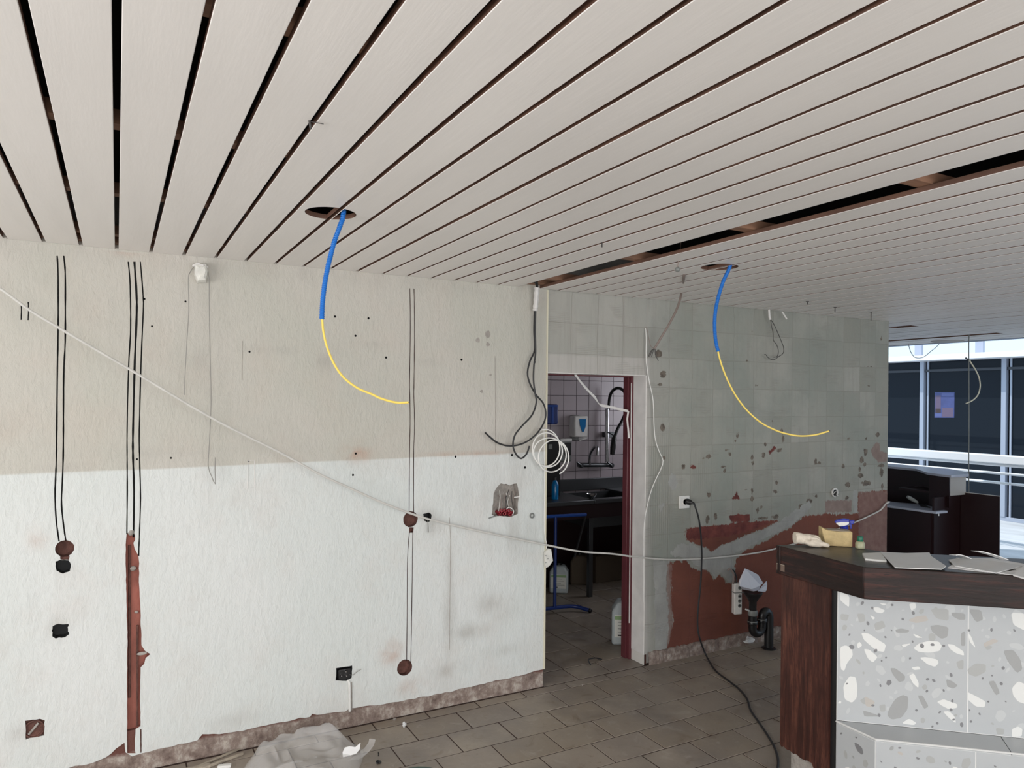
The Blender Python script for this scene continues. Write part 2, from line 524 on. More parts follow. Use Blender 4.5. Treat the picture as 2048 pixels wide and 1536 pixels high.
class MB:
    def __init__(self):
        self.v, self.f, self.m = [], [], []

    def add(self, verts, faces, mi=0):
        b = len(self.v)
        self.v += [tuple(p) for p in verts]
        self.f += [tuple(i + b for i in f) for f in faces]
        self.m += [mi] * len(faces)
        return self

    def box(self, a, b, mi=0):
        (x0, y0, z0), (x1, y1, z1) = a, b
        x0, x1 = min(x0, x1), max(x0, x1)
        y0, y1 = min(y0, y1), max(y0, y1)
        z0, z1 = min(z0, z1), max(z0, z1)
        return self.add([(x0, y0, z0), (x1, y0, z0), (x1, y1, z0), (x0, y1, z0), (x0, y0, z1), (x1, y0, z1), (x1, y1, z1), (x0, y1, z1)],
                        [(3, 2, 1, 0), (4, 5, 6, 7), (0, 1, 5, 4), (1, 2, 6, 5), (2, 3, 7, 6), (3, 0, 4, 7)], mi)

    def prism(self, poly, z0, z1, mi=0):
        """vertical prism over a plan polygon"""
        n = len(poly)
        a = sum(poly[i][0] * poly[(i + 1) % n][1] - poly[(i + 1) % n][0] * poly[i][1] for i in range(n))
        if a < 0:
            poly = poly[::-1]
        vs = [(x, y, z0) for x, y in poly] + [(x, y, z1) for x, y in poly]
        fs = [tuple(range(n - 1, -1, -1)), tuple(range(n, 2 * n))] + [(i, (i + 1) % n, n + (i + 1) % n, n + i) for i in range(n)]
        return self.add(vs, fs, mi)

    def slab3(self, pts, off, mi=0):
        """polygon in space thickened along a vector"""
        n = len(pts)
        pts = [Vector(p) for p in pts]
        off = Vector(off)
        vs = pts + [p + off for p in pts]
        fs = [tuple(range(n)), tuple(range(2 * n - 1, n - 1, -1))] + [(i, n + i, n + (i + 1) % n, (i + 1) % n) for i in range(n)]
        return self.add(vs, fs, mi)

    def tube(self, pts, r, n=8, mi=0, caps=True, flat=1.0):
        pts = [Vector(p) for p in pts]
        k = len(pts)
        rs = r if isinstance(r, (list, tuple)) else [r] * k
        tan = [(pts[min(i + 1, k - 1)] - pts[max(i - 1, 0)]).normalized() for i in range(k)]
        up = Vector((0, 0, 1)) if abs(tan[0].z) < 0.9 else Vector((0, 1, 0))
        nn = (up - tan[0] * up.dot(tan[0])).normalized()
        vs, fs = [], []
        for i in range(k):
            nn = (nn - tan[i] * nn.dot(tan[i])).normalized()
            bb = tan[i].cross(nn)
            for j in range(n):
                a = 2 * math.pi * j / n
                vs.append(pts[i] + (nn * math.cos(a) * flat + bb * math.sin(a)) * rs[i])
        for i in range(k - 1):
            for j in range(n):
                j2 = (j + 1) % n
                fs.append((i * n + j, i * n + j2, (i + 1) * n + j2, (i + 1) * n + j))
        if caps:
            fs.append(tuple(range(n - 1, -1, -1)))
            fs.append(tuple(range((k - 1) * n, k * n)))
        return self.add(vs, fs, mi)

    def lathe(self, prof, origin=(0, 0, 0), axis=(0, 0, 1), n=20, mi=0):
        """profile of (radius, height) turned about an axis"""
        q = Vector(axis).to_track_quat('Z', 'Y').to_matrix()
        o = Vector(origin)
        vs, fs = [], []
        for r, h in prof:
            for j in range(n):
                a = 2 * math.pi * j / n
                vs.append(o + q @ Vector((r * math.cos(a), r * math.sin(a), h)))
        for i in range(len(prof) - 1):
            for j in range(n):
                j2 = (j + 1) % n
                fs.append((i * n + j, i * n + j2, (i + 1) * n + j2, (i + 1) * n + j))
        fs.append(tuple(range(n - 1, -1, -1)))
        fs.append(tuple(range((len(prof) - 1) * n, len(prof) * n)))
        return self.add(vs, fs, mi)

    def ball(self, c, r, n=10, mi=0, sq=(1, 1, 1)):
        c = Vector(c)
        prof = [(max(1e-4, math.sin(math.pi * i / n)), -math.cos(math.pi * i / n)) for i in range(n + 1)]
        b = len(self.v)
        self.lathe(prof, (0, 0, 0), (0, 0, 1), n * 2, mi)
        for i in range(b, len(self.v)):
            p = self.v[i]
            self.v[i] = (c.x + p[0] * r * sq[0], c.y + p[1] * r * sq[1], c.z + p[2] * r * sq[2])
        return self

    def mesh(self, name, smooth=True, angle=38):
        me = bpy.data.meshes.new(name)
        me.from_pydata(self.v, [], self.f)
        me.polygons.foreach_set('material_index', self.m)
        if smooth:
            me.polygons.foreach_set('use_smooth', [True] * len(self.f))
            me.update()
            me.set_sharp_from_angle(angle=math.radians(angle))
        me.update()
        return me


def obj(name, mb, mats, parent=None, bevel=0.0, smooth=True, angle=38, matrix=None, label=None, kind=None):
    me = mb.mesh(name, smooth, angle) if isinstance(mb, MB) else mb
    if isinstance(mb, MB) or len(me.materials) == 0:
        for mm in ([mats] if isinstance(mats, str) else mats):
            me.materials.append(MATS[mm])
    o = bpy.data.objects.new(name, me)
    COL.objects.link(o)
    mw = matrix or Matrix()
    if parent is not None:
        o.parent = parent
        inv = Matrix()
        p = parent
        chain = []
        while p is not None:
            chain.append(p)
            p = p.parent
        pw = Matrix()
        for p in reversed(chain):
            pw = pw @ p.matrix_basis
        mw = pw.inverted() @ mw
    o.matrix_basis = mw
    if bevel:
        b = o.modifiers.new('bevel', 'BEVEL')
        b.width = bevel
        b.segments = 2
        b.limit_method = 'ANGLE'
        b.angle_limit = math.radians(40)
    if label:
        o['label'] = label
    if kind:
        o['kind'] = kind
    return o


def tag(o, label, cat, group=None):
    o['label'] = label
    o['category'] = cat
    if group:
        o['group'] = group
    return o


def thing(name, label, cat, loc=(0, 0, 0), group=None):
    o = bpy.data.objects.new(name, None)
    o.empty_display_size = 0.05
    COL.objects.link(o)
    o.location = loc
    o.matrix_basis = Matrix.Translation(loc)
    return tag(o, label, cat, group)


def struct(name, mb, mats, label=None, **kw):
    o = obj(name, mb, mats, **kw)
    o['kind'] = 'structure'
    if label:
        o['label'] = label
    return o


def box_obj(name, a, b, mats, parent=None, bevel=0.003, **kw):
    return obj(name, MB().box(a, b), mats, parent, bevel=bevel, **kw)


def frame(p0, p1, up=(0, 0, 1)):
    """matrix with local X from p0 to p1 in plan, local Z up, origin p0"""
    x = (Vector(p1) - Vector(p0))
    ln = x.length
    x.normalize()
    z = Vector(up)
    y = z.cross(x).normalized()
    m = Matrix(((x.x, y.x, z.x, p0[0]), (x.y, y.y, z.y, p0[1]), (x.z, y.z, z.z, p0[2]), (0, 0, 0, 1)))
    return m, ln


def sd_poly(pts, poly):
    """signed distance, positive inside"""
    pts = np.asarray(pts, float)
    poly = np.asarray(poly, float)
    n = len(poly)
    d = np.full(len(pts), 1e9)
    inside = np.zeros(len(pts), bool)
    for i in range(n):
        a, b = poly[i], poly[(i + 1) % n]
        e = b - a
        w = pts - a
        tt = np.clip((w @ e) / max(e @ e, 1e-12), 0, 1)
        d = np.minimum(d, np.hypot(*(w - tt[:, None] * e).T))
        c = (a[1] > pts[:, 1]) != (b[1] > pts[:, 1])
        with np.errstate(divide='ignore', invalid='ignore'):
            xx = a[0] + (pts[:, 1] - a[1]) * e[0] / (e[1] if e[1] else 1e-12)
        inside ^= c & (pts[:, 0] < xx)
    return np.where(inside, d, -d)


def cdt(outer, holes, grid):
    """triangles of a plane region with holes"""
    vs, es = [], []

    def ring(poly):
        b = len(vs)
        vs.extend(Vector(p) for p in poly)
        es.extend((b + i, b + (i + 1) % len(poly)) for i in range(len(poly)))
    ring(outer)
    for hpoly in holes:
        ring(hpoly)
    vs.extend(Vector(p) for p in grid)
    out = delaunay_2d_cdt(vs, es, [], 0, 1e-5)
    v2 = np.array([(p.x, p.y) for p in out[0]])
    tr = np.array([f for f in out[2] if len(f) == 3])
    cen = v2[tr].mean(axis=1)
    keep = sd_poly(cen, outer) > 0
    for hpoly in holes:
        hp = np.asarray(hpoly)
        bb = (cen[:, 0] > hp[:, 0].min()) & (cen[:, 0] < hp[:, 0].max()) & (cen[:, 1] > hp[:, 1].min()) & (cen[:, 1] < hp[:, 1].max()) & keep
        idx = np.where(bb)[0]
        if len(idx):
            keep[idx[sd_poly(cen[idx], hp) > 0]] = False
    return v2, tr[keep]

# ================================================================== THE SETTING
XL, XR, YB, YN, XW = -3.15, 8.13, -3.5, 6.2, 5.69     # room limits; XW = end of the back wall
DX0, DX1, DZ = 2.338, 3.126, 1.948                   # doorway

# ---- floor
fl = MB()
fl.box((XL, YB, -0.12), (XR, YN, -0.0016))
floor = struct('floor', fl, 'grout', 'brown grey tiled floor, dusty, with dark joints', bevel=0)
TX, TY = 0.31, 0.22
tiles = {}


def floor_tile(x0, x1, y0, y1):
    x0, x1, y0, y1 = x0 + 0.0030, x1 - 0.0030, y0 + 0.0030, y1 - 0.0030
    key = (round(x1 - x0, 3), round(y1 - y0, 3))
    if key not in tiles:
        hx, hy = (x1 - x0) / 2, (y1 - y0) / 2
        b = 0.0015
        mb = MB()
        vs = [(-hx, -hy, -0.008), (hx, -hy, -0.008), (hx, hy, -0.008), (-hx, hy, -0.008),
              (-hx, -hy, -b), (hx, -hy, -b), (hx, hy, -b), (-hx, hy, -b),
              (-hx + b, -hy + b, 0), (hx - b, -hy + b, 0), (hx - b, hy - b, 0), (-hx + b, hy - b, 0)]
        fs = [(0, 1, 5, 4), (1, 2, 6, 5), (2, 3, 7, 6), (3, 0, 4, 7), (4, 5, 9, 8), (5, 6, 10, 9), (6, 7, 11, 10), (7, 4, 8, 11), (8, 9, 10, 11)]
        mb.add(vs, fs)
        me = mb.mesh('floor_tile', False)
        me.materials.append(MATS['floor_tile'])
        tiles[key] = me
    dz = random.uniform(-0.0009, 0.0006)
    o = bpy.data.objects.new('floor_tile', tiles[key])
    COL.objects.link(o)
    o.parent = floor
    o.location = ((x0 + x1) / 2, (y0 + y1) / 2, dz)
    o.rotation_euler = (random.uniform(-0.003, 0.003), random.uniform(-0.003, 0.003), 0)
    return o


Y0 = 3.77            # first full joint in front of the wall
row = 0
ylo = D - 0.002
yhi = Y0
y_rows = [(Y0, D - 0.004)] + [(Y0 - TY * (i + 1), Y0 - TY * i) for i in range(0, 9)]
for r, (a, b) in enumerate(y_rows):
    off = 2.326 + (TX / 2 if r % 2 == 0 else 0)
    k0 = math.ceil((-0.85 - off) / TX)
    for k in range(k0, k0 + 20):
        floor_tile(off + k * TX, off + (k + 1) * TX, a, b)
# the rest of the floor, out of sight from here
rest = MB()
for (a, b, c, d) in ((XL, YB, -0.62, YN), (-0.62, YB, XR, 1.79), (5.2, 1.79, XR, D), (5.69, D, XR, YN)):
    rest.add([(a, b, -0.0012), (c, b, -0.0012), (c, d, -0.0012), (a, d, -0.0012)], [(0, 1, 2, 3)])
obj('floor_tiling', rest, 'floor_far', floor, smooth=False)
# kitchen floor: square tiles
for i in range(7):
    for j in range(7):
        x0 = 2.30 + i * 0.31
        y0 = D + 0.20 + j * 0.305
        if y0 + 0.305 < 6.06:
            floor_tile(x0, x0 + 0.31, y0, y0 + 0.305)
for i in range(3):
    floor_tile(2.34 + i * 0.262, 2.34 + (i + 1) * 0.262, D, D + 0.198)

# ---- ceiling of white planks
cb = MB().box((XL, YB, 2.74), (XR, YN, 2.90))
ceiling = struct('ceiling', cb, 'void_dark', 'white painted plank ceiling with dark gaps between the boards')
PITCH, G0, GAP, TH = 0.1425, -0.006, 0.0155, 0.018


def plank(x0, x1, y0, y1, circle=None):
    c, mi = 0.0014, 1
    prof = [(x0 + c, H), (x1 - c, H), (x1, H + c), (x1, H + TH), (x0, H + TH), (x0, H + c)]
    cx, cy = (x0 + x1) / 2, y0
    mb = MB()
    n = len(prof)
    vs = [(x, y0, z) for x, z in prof] + [(x, y1, z) for x, z in prof]
    if circle is None:
        fs = [(0, n, n + 1, 1), (1, n + 1, n + 2, 2), (2, n + 2, n + 3, 3), (3, n + 3, n + 4, 4), (4, n + 4, n + 5, 5), (5, n + 5, n, 0), (0, 1, 2, 3, 4, 5), tuple(range(2 * n - 1, n - 1, -1))]
        mb.add(vs, fs)
        mb.m = [0, 0, 1, 1, 1, 0, 1, 1]
    else:
        fs = [(1, n + 1, n + 2, 2), (2, n + 2, n + 3, 3), (4, n + 4, n + 5, 5), (5, n + 5, n, 0), (0, 1, 2, 3, 4, 5), tuple(range(2 * n - 1, n - 1, -1))]
        mb.add(vs, fs)
        mb.m = [0, 1, 1, 0, 1, 1]
        hx, hy, hr = circle
        ring = [(hx + hr * math.cos(2 * math.pi * i / 72), hy + hr * math.sin(2 * math.pi * i / 72)) for i in range(72)]
        for z, flip, a, b in ((H, True, x0 + c, x1 - c), (H + TH, False, x0, x1)):
            v2, tr = cdt([(a, y0), (b, y0), (b, y1), (a, y1)], [ring], [])
            mb.add([(p[0], p[1], z) for p in v2], [tuple(t_[::-1]) if flip else tuple(t_) for t_ in tr], 0 if flip else 1)
        for i in range(72):
            p, q = ring[i], ring[(i + 1) % 72]
            if x0 <= p[0] <= x1 and x0 <= q[0] <= x1:
                mb.add([(p[0], p[1], H), (q[0], q[1], H), (q[0], q[1], H + TH), (p[0], p[1], H + TH)], [(3, 2, 1, 0)], 1)
    return mb


LAMP1, LAMP2 = (0.69, 2.69, 0.0925), (2.685, 2.75, 0.0925)
pm = {}
for k in range(-22, 57):
    x0 = G0 + PITCH * k + GAP / 2
    x1 = G0 + PITCH * (k + 1) - GAP / 2
    if k == 15:
        continue                                    # the missing board
    spans = [(YB + 0.02, D - 0.002 if x1 < XW + 0.02 else YN - 0.02)]
    if k == 52:
        spans = [(YB + 0.02, 3.92)]
    if k == 43:
        spans = [(YB + 0.02, 3.95), (4.17, YN - 0.02)]
    circ = LAMP1 if k in (4, 5) else LAMP2 if k in (18, 19) else None
    for (a, b) in spans:
        if circ:
            o = obj('plank', plank(x0, x1, a, b, circ), ['plank_paint', 'plank_raw'], ceiling, smooth=False)
        else:
            key = (round(a, 3), round(b, 3))
            if key not in pm:
                me = plank(-(x1 - x0) / 2, (x1 - x0) / 2, a, b).mesh('plank', False)
                me.materials.append(MATS['plank_paint'])
                me.materials.append(MATS['plank_raw'])
                pm[key] = me
            o = bpy.data.objects.new('plank', pm[key])
            COL.objects.link(o)
            o.parent = ceiling
            o.location = ((x0 + x1) / 2 + random.uniform(-0.0012, 0.0012), 0, random.uniform(-0.0008, 0.0012))
for i in range(-6, 7):
    yb = 1.43 + 0.735 * i
    if yb < YN - 0.1:
        xe = XR - 0.02 if yb > D else XR - 0.02
        xs = XW + 0.02 if yb > D else XL + 0.02
        segs = [(xs, xe)] if abs(yb - 2.9) > 0.05 else [(xs, 0.45), (0.95, 2.42), (2.98, xe)]
        for (xs, xe) in segs:
          box_obj('batten', (xs, yb - 0.025, H + TH + 0.002), (xe, yb + 0.025, H + TH + 0.04), 'batten_wood', ceiling, 0)
obj('batten', MB().box((XL + 0.02, D - 0.055, H + TH + 0.002), (XW, D - 0.003, H + TH + 0.04)), 'batten_wood', ceiling)

# ---- back wall, plastered part
zA = zoomer(0, 450, 3.657)
zB = zoomer(0, 900, 3.657)
zC = zoomer(0, 1236, 3.657)
zD = zoomer(500, 1200, 3.413)
zE = zoomer(560, 380, 3.657)
zG = zoomer(660, 780, 4.452)


def on(z, pts):
    return [W2(*z(*p)) for p in pts]


def circ2(px, py, rpx, n=22, jit=0.0, sq=1.0):
    c = W2(px, py)
    e = W2(px + rpx, py)
    r = e[0] - c[0]
    return [(c[0] + r * (1 + random.uniform(-jit, jit)) * math.cos(2 * math.pi * i / n), c[1] + r * sq * (1 + random.uniform(-jit, jit)) * math.sin(2 * math.pi * i / n)) for i in range(n)]


def rough_poly(poly, step=0.008, amp=0.003):
    out = []
    n = len(poly)
    for i in range(n):
        a, b = Vector(poly[i]), Vector(poly[(i + 1) % n])
        k = max(1, int((b - a).length / step))
        for j in range(k):
            p = a.lerp(b, j / k)
            out.append((p.x + random.uniform(-amp, amp), p.y + random.uniform(-amp, amp)))
    return out


def slot(path, w):
    """outline of a saw cut of width w along a path"""
    pts = [Vector(p) for p in catmull([Vector((p[0], p[1], 0)) for p in path], n=4)]
    lft, rgt = [], []
    for i, p in enumerate(pts):
        tv = (pts[min(i + 1, len(pts) - 1)] - pts[max(i - 1, 0)]).normalized()
        nv = Vector((-tv.y, tv.x, 0))
        ww = w * (0.5 + random.uniform(-0.10, 0.10))
        lft.append((p.x + nv.x * ww, p.y + nv.y * ww))
        rgt.append((p.x - nv.x * ww, p.y - nv.y * ww))
    return lft + rgt[::-1]


HOLES = []          # (name, outline, depth, side material, back material)


def cut(name, poly, depth, side, back=None):
    HOLES.append((name, poly, depth, side, back or side))


# saw cuts
cut('saw_cut', slot(on(zA, [(418, 225), (425, 350), (426, 600), (425, 800), (420, 1050), (415, 1500)]) + on(zB, [(412, 60), (406, 220), (402, 350), (412, 520), (432, 668)]), 0.0062), 0.02, 'hole_dark')
cut('saw_cut', slot(on(zA, [(466, 225), (477, 350), (478, 600), (477, 850), (466, 1100), (464, 1500)]) + on(zB, [(462, 60), (455, 250), (450, 400), (465, 550), (481, 662)]), 0.0062), 0.02, 'hole_dark')
cut('saw_cut', slot(on(zA, [(938, 268), (950, 400), (955, 600), (954, 800), (940, 1050), (930, 1500)]) + on(zB, [(930, 60), (931, 300), (928, 612)]), 0.0058), 0.02, 'hole_dark')
cut('saw_cut', slot(on(zA, [(983, 268), (998, 500), (1000, 650), (986, 1000), (973, 1500)]) + on(zB, [(973, 60), (980, 300), (976, 640)]), 0.0085), 0.02, 'hole_dark')
cut('saw_cut', slot(on(zA, [(1027, 268), (1044, 480), (1048, 620), (1032, 1000), (1019, 1500)]) + on(zB, [(1021, 60), (1028, 350), (1019, 640), (1014, 775)]), 0.0056), 0.02, 'hole_dark')
cut('saw_cut', slot(on(zA, [(155, 566), (156, 630), (155, 694)]), 0.005), 0.02, 'hole_dark')
cut('saw_cut', slot(on(zA, [(207, 563), (208, 630), (206, 696)]), 0.005), 0.02, 'hole_dark')
cut('saw_cut', slot(on(zE, [(950, 720), (953, 1000), (948, 1400)]) + on(zG, [(711, 60), (713, 300), (708, 600), (705, 1098)]), 0.0042), 0.02, 'brick_dark')
cut('saw_cut', slot(on(zE, [(980, 722), (983, 1000), (980, 1400)]) + on(zG, [(747, 60), (752, 300), (745, 600), (745, 1094)]), 0.0042), 0.02, 'brick_dark')
cut('saw_cut', slot(on(zG, [(708, 1262), (690, 1500)]) + on(zD, [(1072, 150), (1069, 416)]), 0.0042), 0.02, 'brick_dark')
cut('saw_cut', slot(on(zG, [(738, 1262), (734, 1500)]) + on(zD, [(1103, 150), (1098, 424)]), 0.0042), 0.02, 'brick_dark')
cut('saw_cut', slot(on(zC, [(1030, 812), (1031, 930), (1031, 985)]), 0.005), 0.02, 'hole_dark')
# the hacked-out chase with bare brick
chase = on(zB, [(926, 606), (950, 603), (985, 620), (987, 655), (975, 680), (985, 720), (1012, 772), (1017, 830), (1018, 1000), (1027, 1180), (1032, 1320)]) + \
    on(zC, [(1036, 200), (1062, 240), (1100, 262), (1066, 292), (1054, 335), (1030, 362), (1025, 500), (1028, 790), (990, 812), (985, 960), (990, 990), (930, 990), (930, 800), (929, 500), (932, 200)]) + on(zB, [(931, 1300), (924, 1080), (918, 800), (920, 690)])
cut('cable_chase', rough_poly(chase, 0.02, 0.0012), 0.028, 'brick_red')
# drilled round boxes
cut('round_box_hole', circ2(129.5, 1097, 19, 26, 0.03, 1.02), 0.035, 'brick_dark')
cut('round_box_hole', circ2(821, 1038.5, 14.5, 24, 0.03, 1.02), 0.035, 'brick_dark')
cut('box_notch', rough_poly(on(zG, [(705, 1222), (745, 1222), (740, 1270), (705, 1270)]), 0.01, 0.001), 0.02, 'brick_dark')
cut('round_box_hole', circ2(809.5, 1335, 15, 24, 0.03, 1.02), 0.04, 'brick_dark')
# old socket boxes
cut('box_notch', rough_poly(on(zB, [(440, 774), (508, 774), (505, 802), (440, 802)]), 0.01, 0.0015), 0.012, 'brick_dark')
cut('socket_hole', rough_poly(on(zB, [(405, 812), (440, 806), (500, 808), (520, 835), (515, 885), (460, 905), (410, 880)]), 0.008, 0.002), 0.05, 'hole_dark')
cut('socket_hole', rough_poly(on(zB, [(385, 1290), (420, 1272), (498, 1270), (502, 1350), (480, 1370), (395, 1376), (380, 1350)]), 0.008, 0.0025), 0.05, 'hole_dark')
cut('socket_hole', rough_poly(on(zC, [(182, 750), (290, 740), (326, 750), (320, 860), (190, 886)]), 0.012, 0.002), 0.014, 'rubble', 'brick_dark')
cut('socket_hole', rough_poly(on(zG, [(830, 1105), (880, 1090), (905, 1110), (900, 1160), (870, 1178), (838, 1165)]), 0.008, 0.0015), 0.05, 'hole_dark')
cut('panel_opening', rough_poly(on(zG, [(1520, 830), (1600, 845), (1665, 832), (1682, 900), (1675, 1010), (1668, 1100), (1620, 1125), (1485, 1125), (1440, 1108), (1450, 1000), (1465, 890)]), 0.02, 0.003), 0.055, 'rubble', 'rubble')
cut('socket_hole', rough_poly(on(zD, [(588, 466), (698, 448), (694, 530), (660, 552), (586, 550)]), 0.015, 0.0012), 0.045, 'hole_dark')
# screw holes
for (px, py) in [(289, 598), (371, 603), (304, 652.5), (499, 703.5), (670, 633), (737, 636.5), (711, 671.5), (772, 715), (923, 719.5), (274, 918.5), (342, 916), (497, 922), (911, 913.5), (1024, 910), (706, 950), (711.5, 907), (1069, 724), (1050, 935)]:
    cut('screw_hole', circ2(px, py, 2.3, 8), 0.02, 'hole_dark')

# irregular lower edge of the plaster above the removed skirting
low_edge = [(XL + 0.001, 0.125), (-0.6, 0.12)] + [W2(*p) for p in [(150, 1533), (185, 1527), (212, 1516), (232, 1497), (249, 1487), (251, 1503), (264, 1511), (283, 1507), (300, 1503), (345, 1493), (395, 1481), (405, 1468), (450, 1468), (520, 1453), (560, 1446), (600, 1437), (620, 1434), (624, 1429), (655, 1428), (690, 1422), (700, 1418), (760, 1409), (830, 1397), (900, 1383), (960, 1369), (1030, 1353), (1084, 1339)]]
le = []
for i in range(len(low_edge) - 1):
    a, b = Vector(low_edge[i]), Vector(low_edge[i + 1])
    k = max(1, int((b - a).length / 0.025))
    for j in range(k):
        p = a.lerp(b, j / k)
        le.append((p.x, p.y + (random.uniform(-0.004, 0.004) if i > 0 else 0)))
le.append((DX0, low_edge[-1][1]))
outer = le + [(DX0, 1.2), (DX0, DZ), (DX0, H + 0.03), (XL + 0.001, H + 0.03)]
gx = np.arange(-0.6, DX0 - 0.01, 0.022)
gz = np.arange(0.16, H, 0.022)
grid = [(x + random.uniform(-0.004, 0.004), z + random.uniform(-0.004, 0.004)) for x in gx for z in gz]
v2, tri = cdt(outer, [h_[1] for h_ in HOLES], grid)
wb = MB()
wb.add([(p[0], D, p[1]) for p in v2], [tuple(int(i) for i in t_) for t_ in tri])
nf = len(wb.v)
# body of the wall behind the plaster skin, up to the roof
wb.box((XL, D + 0.095, 0.0), (DX0 - 0.002, D + 0.20, 2.74), 1)
wb.add([(DX0, D, 0.112), (DX0, D + 0.095, 0.112), (DX0, D + 0.095, H + 0.03), (DX0, D, H + 0.03)], [(0, 1, 2, 3)])
wb.add([(XL, D, H + 0.03), (DX0, D, H + 0.03), (DX0, D + 0.095, H + 0.03), (XL, D + 0.095, H + 0.03)], [(0, 1, 2, 3)])
wb.add([(p[0], D + dd, p[1]) for p in le for dd in (0, 0.02)], [(2 * i, 2 * i + 2, 2 * i + 3, 2 * i + 1) for i in range(len(le) - 1)], 2)
wall_back = struct('wall_back', wb, ['plaster', 'room_wall', 'raw_mortar'], 'rough plastered wall, cream above and white below, cut for cables', smooth=False)
me = wall_back.data
co = np.array([(p[0], p[2]) for p in wb.v])


def setattr_f(me, name, val):
    a = me.attributes.new(name, 'FLOAT', 'POINT')
    a.data.foreach_set('value', np.asarray(val, np.float32))


def blobs(co, lst):
    out = np.zeros(len(co))
    for (px, py, rx, ry, s) in lst:
        c = W2(px, py)
        ax = abs(W2(px + rx, py)[0] - c[0])
        az = abs(W2(px, py + ry)[1] - c[1])
        d2 = ((co[:, 0] - c[0]) / ax) ** 2 + ((co[:, 1] - c[1]) / az) ** 2
        out = np.maximum(out, s * np.exp(-d2 * 1.2))
    return out


setattr_f(me, 'rust', blobs(co, [(712, 905, 26, 20, 0.85), (784, 1306, 22, 22, 0.8), (822, 1375, 26, 16, 0.6), (75, 1076, 22, 22, 0.35), (950, 907, 90, 4, 0.6), (250, 505, 30, 10, 0.4), (20, 860, 60, 50, 0.14), (170, 640, 40, 60, 0.12), (150, 1190, 40, 60, 0.12), (730, 470, 30, 50, 0.15)]))
setattr_f(me, 'dirt', blobs(co, [(650, 722, 18, 20, 0.75), (860, 725, 26, 8, 0.45), (900, 1240, 14, 110, 0.55), (930, 1265, 50, 16, 0.45), (905, 1338, 30, 18, 0.6), (985, 1205, 34, 22, 0.5), (1010, 1300, 40, 12, 0.3), (980, 480, 60, 20, 0.0), (870, 1052, 22, 22, 0.4), (855, 1030, 20, 14, 0.5), (1030, 1060, 45, 50, 0.45), (1020, 930, 50, 60, 0.30), (1010, 1225, 26, 20, 0.3), (120, 1255, 24, 22, 0.45), (126, 1134, 22, 18, 0.4), (330, 905, 180, 10, 0.22), (118, 935, 60, 10, 0.3), (690, 1350, 24, 20, 0.35), (400, 720, 20, 20, 0.4), (560, 700, 120, 8, 0.25), (735, 690, 60, 6, 0.25), (20, 1470, 60, 16, 0.45), (470, 1445, 60, 20, 0.3), (605, 545, 480, 22, 0.3), (1000, 980, 90, 70, 0.25), (1060, 800, 30, 260, 0.15), (900, 1150, 8, 80, 0.5)]))
chip = np.full(len(co), -1.0)


def chip_at(chip, co, px, py, rx, ry):
    c = W2(px, py)
    ax = abs(W2(px + rx, py)[0] - c[0])
    az = abs(W2(px, py + ry)[1] - c[1])
    d = 1 - np.sqrt(((co[:, 0] - c[0]) / ax) ** 2 + ((co[:, 1] - c[1]) / az) ** 2)
    return np.maximum(chip, d * min(ax, az))


setattr_f(me, 'chip', chip)
# recesses
for (nm, poly, dep, sm, bm) in HOLES:
    if nm == 'screw_hole':
        pass
    n = len(poly)
    mb = MB()
    a = sum(poly[i][0] * poly[(i + 1) % n][1] - poly[(i + 1) % n][0] * poly[i][1] for i in range(n))
    pl = poly if a > 0 else poly[::-1]
    vs = [(x, D, z) for x, z in pl] + [(x, D + dep, z) for x, z in pl]
    mb.add(vs, [(i, n + i, n + (i + 1) % n, (i + 1) % n) for i in range(n)], 0)
    v2, tr = cdt(pl, [], [])
    mb.add([(p[0], D + dep, p[1]) for p in v2], [tuple(int(i) for i in t_) for t_ in tr], 1)
    obj(nm, mb, [sm, bm], wall_back, smooth=False)
# chipped plaster spots and small raised mortar crumbs around the holes
for (px, py, r) in [(976, 669, 6.5), (956, 681, 4.5), (976, 689, 4), (963, 783, 3), (981, 750, 2.5)]:
    pl = rough_poly(circ2(px, py, r, 9, 0.25), 0.01, 0.001)
    mb = MB().slab3([(x, D - 0.0006, z) for x, z in pl], (0, 0.001, 0))
    obj('plaster_chip', mb, 'rubble', wall_back, smooth=False)
# bricks showing in the chase: joint beads and fragments
for (px, py, w_, h_) in [(266, 1137, 13, 12), (273, 1224, 8, 7)]:
    c = W(px, py, -0.022)
    mb = MB().ball((c.x, c.y, c.z), 0.012, 5, sq=(w_ / 10, 0.5, h_ / 12))
    obj('mortar_lump', mb, 'rubble', wall_back)
c = W(284, 1307, 0.0)
obj('mortar_lump', MB().ball((c.x, c.y, c.z), 0.014, 6, sq=(1.6, 0.5, 0.6)), 'rubble', wall_back)
c = W(262, 1065, -0.004)
obj('mortar_lump', MB().ball((c.x, c.y, c.z), 0.012, 6, sq=(1.2, 0.6, 1.2)), 'rubble', wall_back)
for (px0, py0, px1, py1, r) in [(259, 1090, 259, 1395, 0.006), (275, 1250, 274, 1480, 0.0045)]:
    a, b = W(px0, py0, -0.024), W(px1, py1, -0.024)
    obj('old_conduit', MB().tube([a, b], r, 8), 'brick_dark', wall_back)
# metal corner bead at the doorway
obj('corner_bead', MB().box((DX0 - 0.004, D - 0.004, 0.11), (DX0 + 0.006, D + 0.012, H - 0.002)), 'cream_cable', wall_back)
# shallow scored rectangles in the plaster (old trunking marks)
for pts in ([(496, 921), (509, 921), (509, 975), (495, 977), (496, 921)],):
    obj('scored_mark', MB().tube([W(*p, 0.0005) for p in pts], 0.0022, 5), 'jamb_white', wall_back)
for pts in ([(899, 1035), (901, 1080), (900, 1180), (899, 1300)], [(485, 682), (484, 760)], [(990, 712), (991, 905)]):
    obj('scored_mark', MB().tube([W(*p, 0.0002) for p in pts], 0.0016, 5), 'rubble', wall_back)

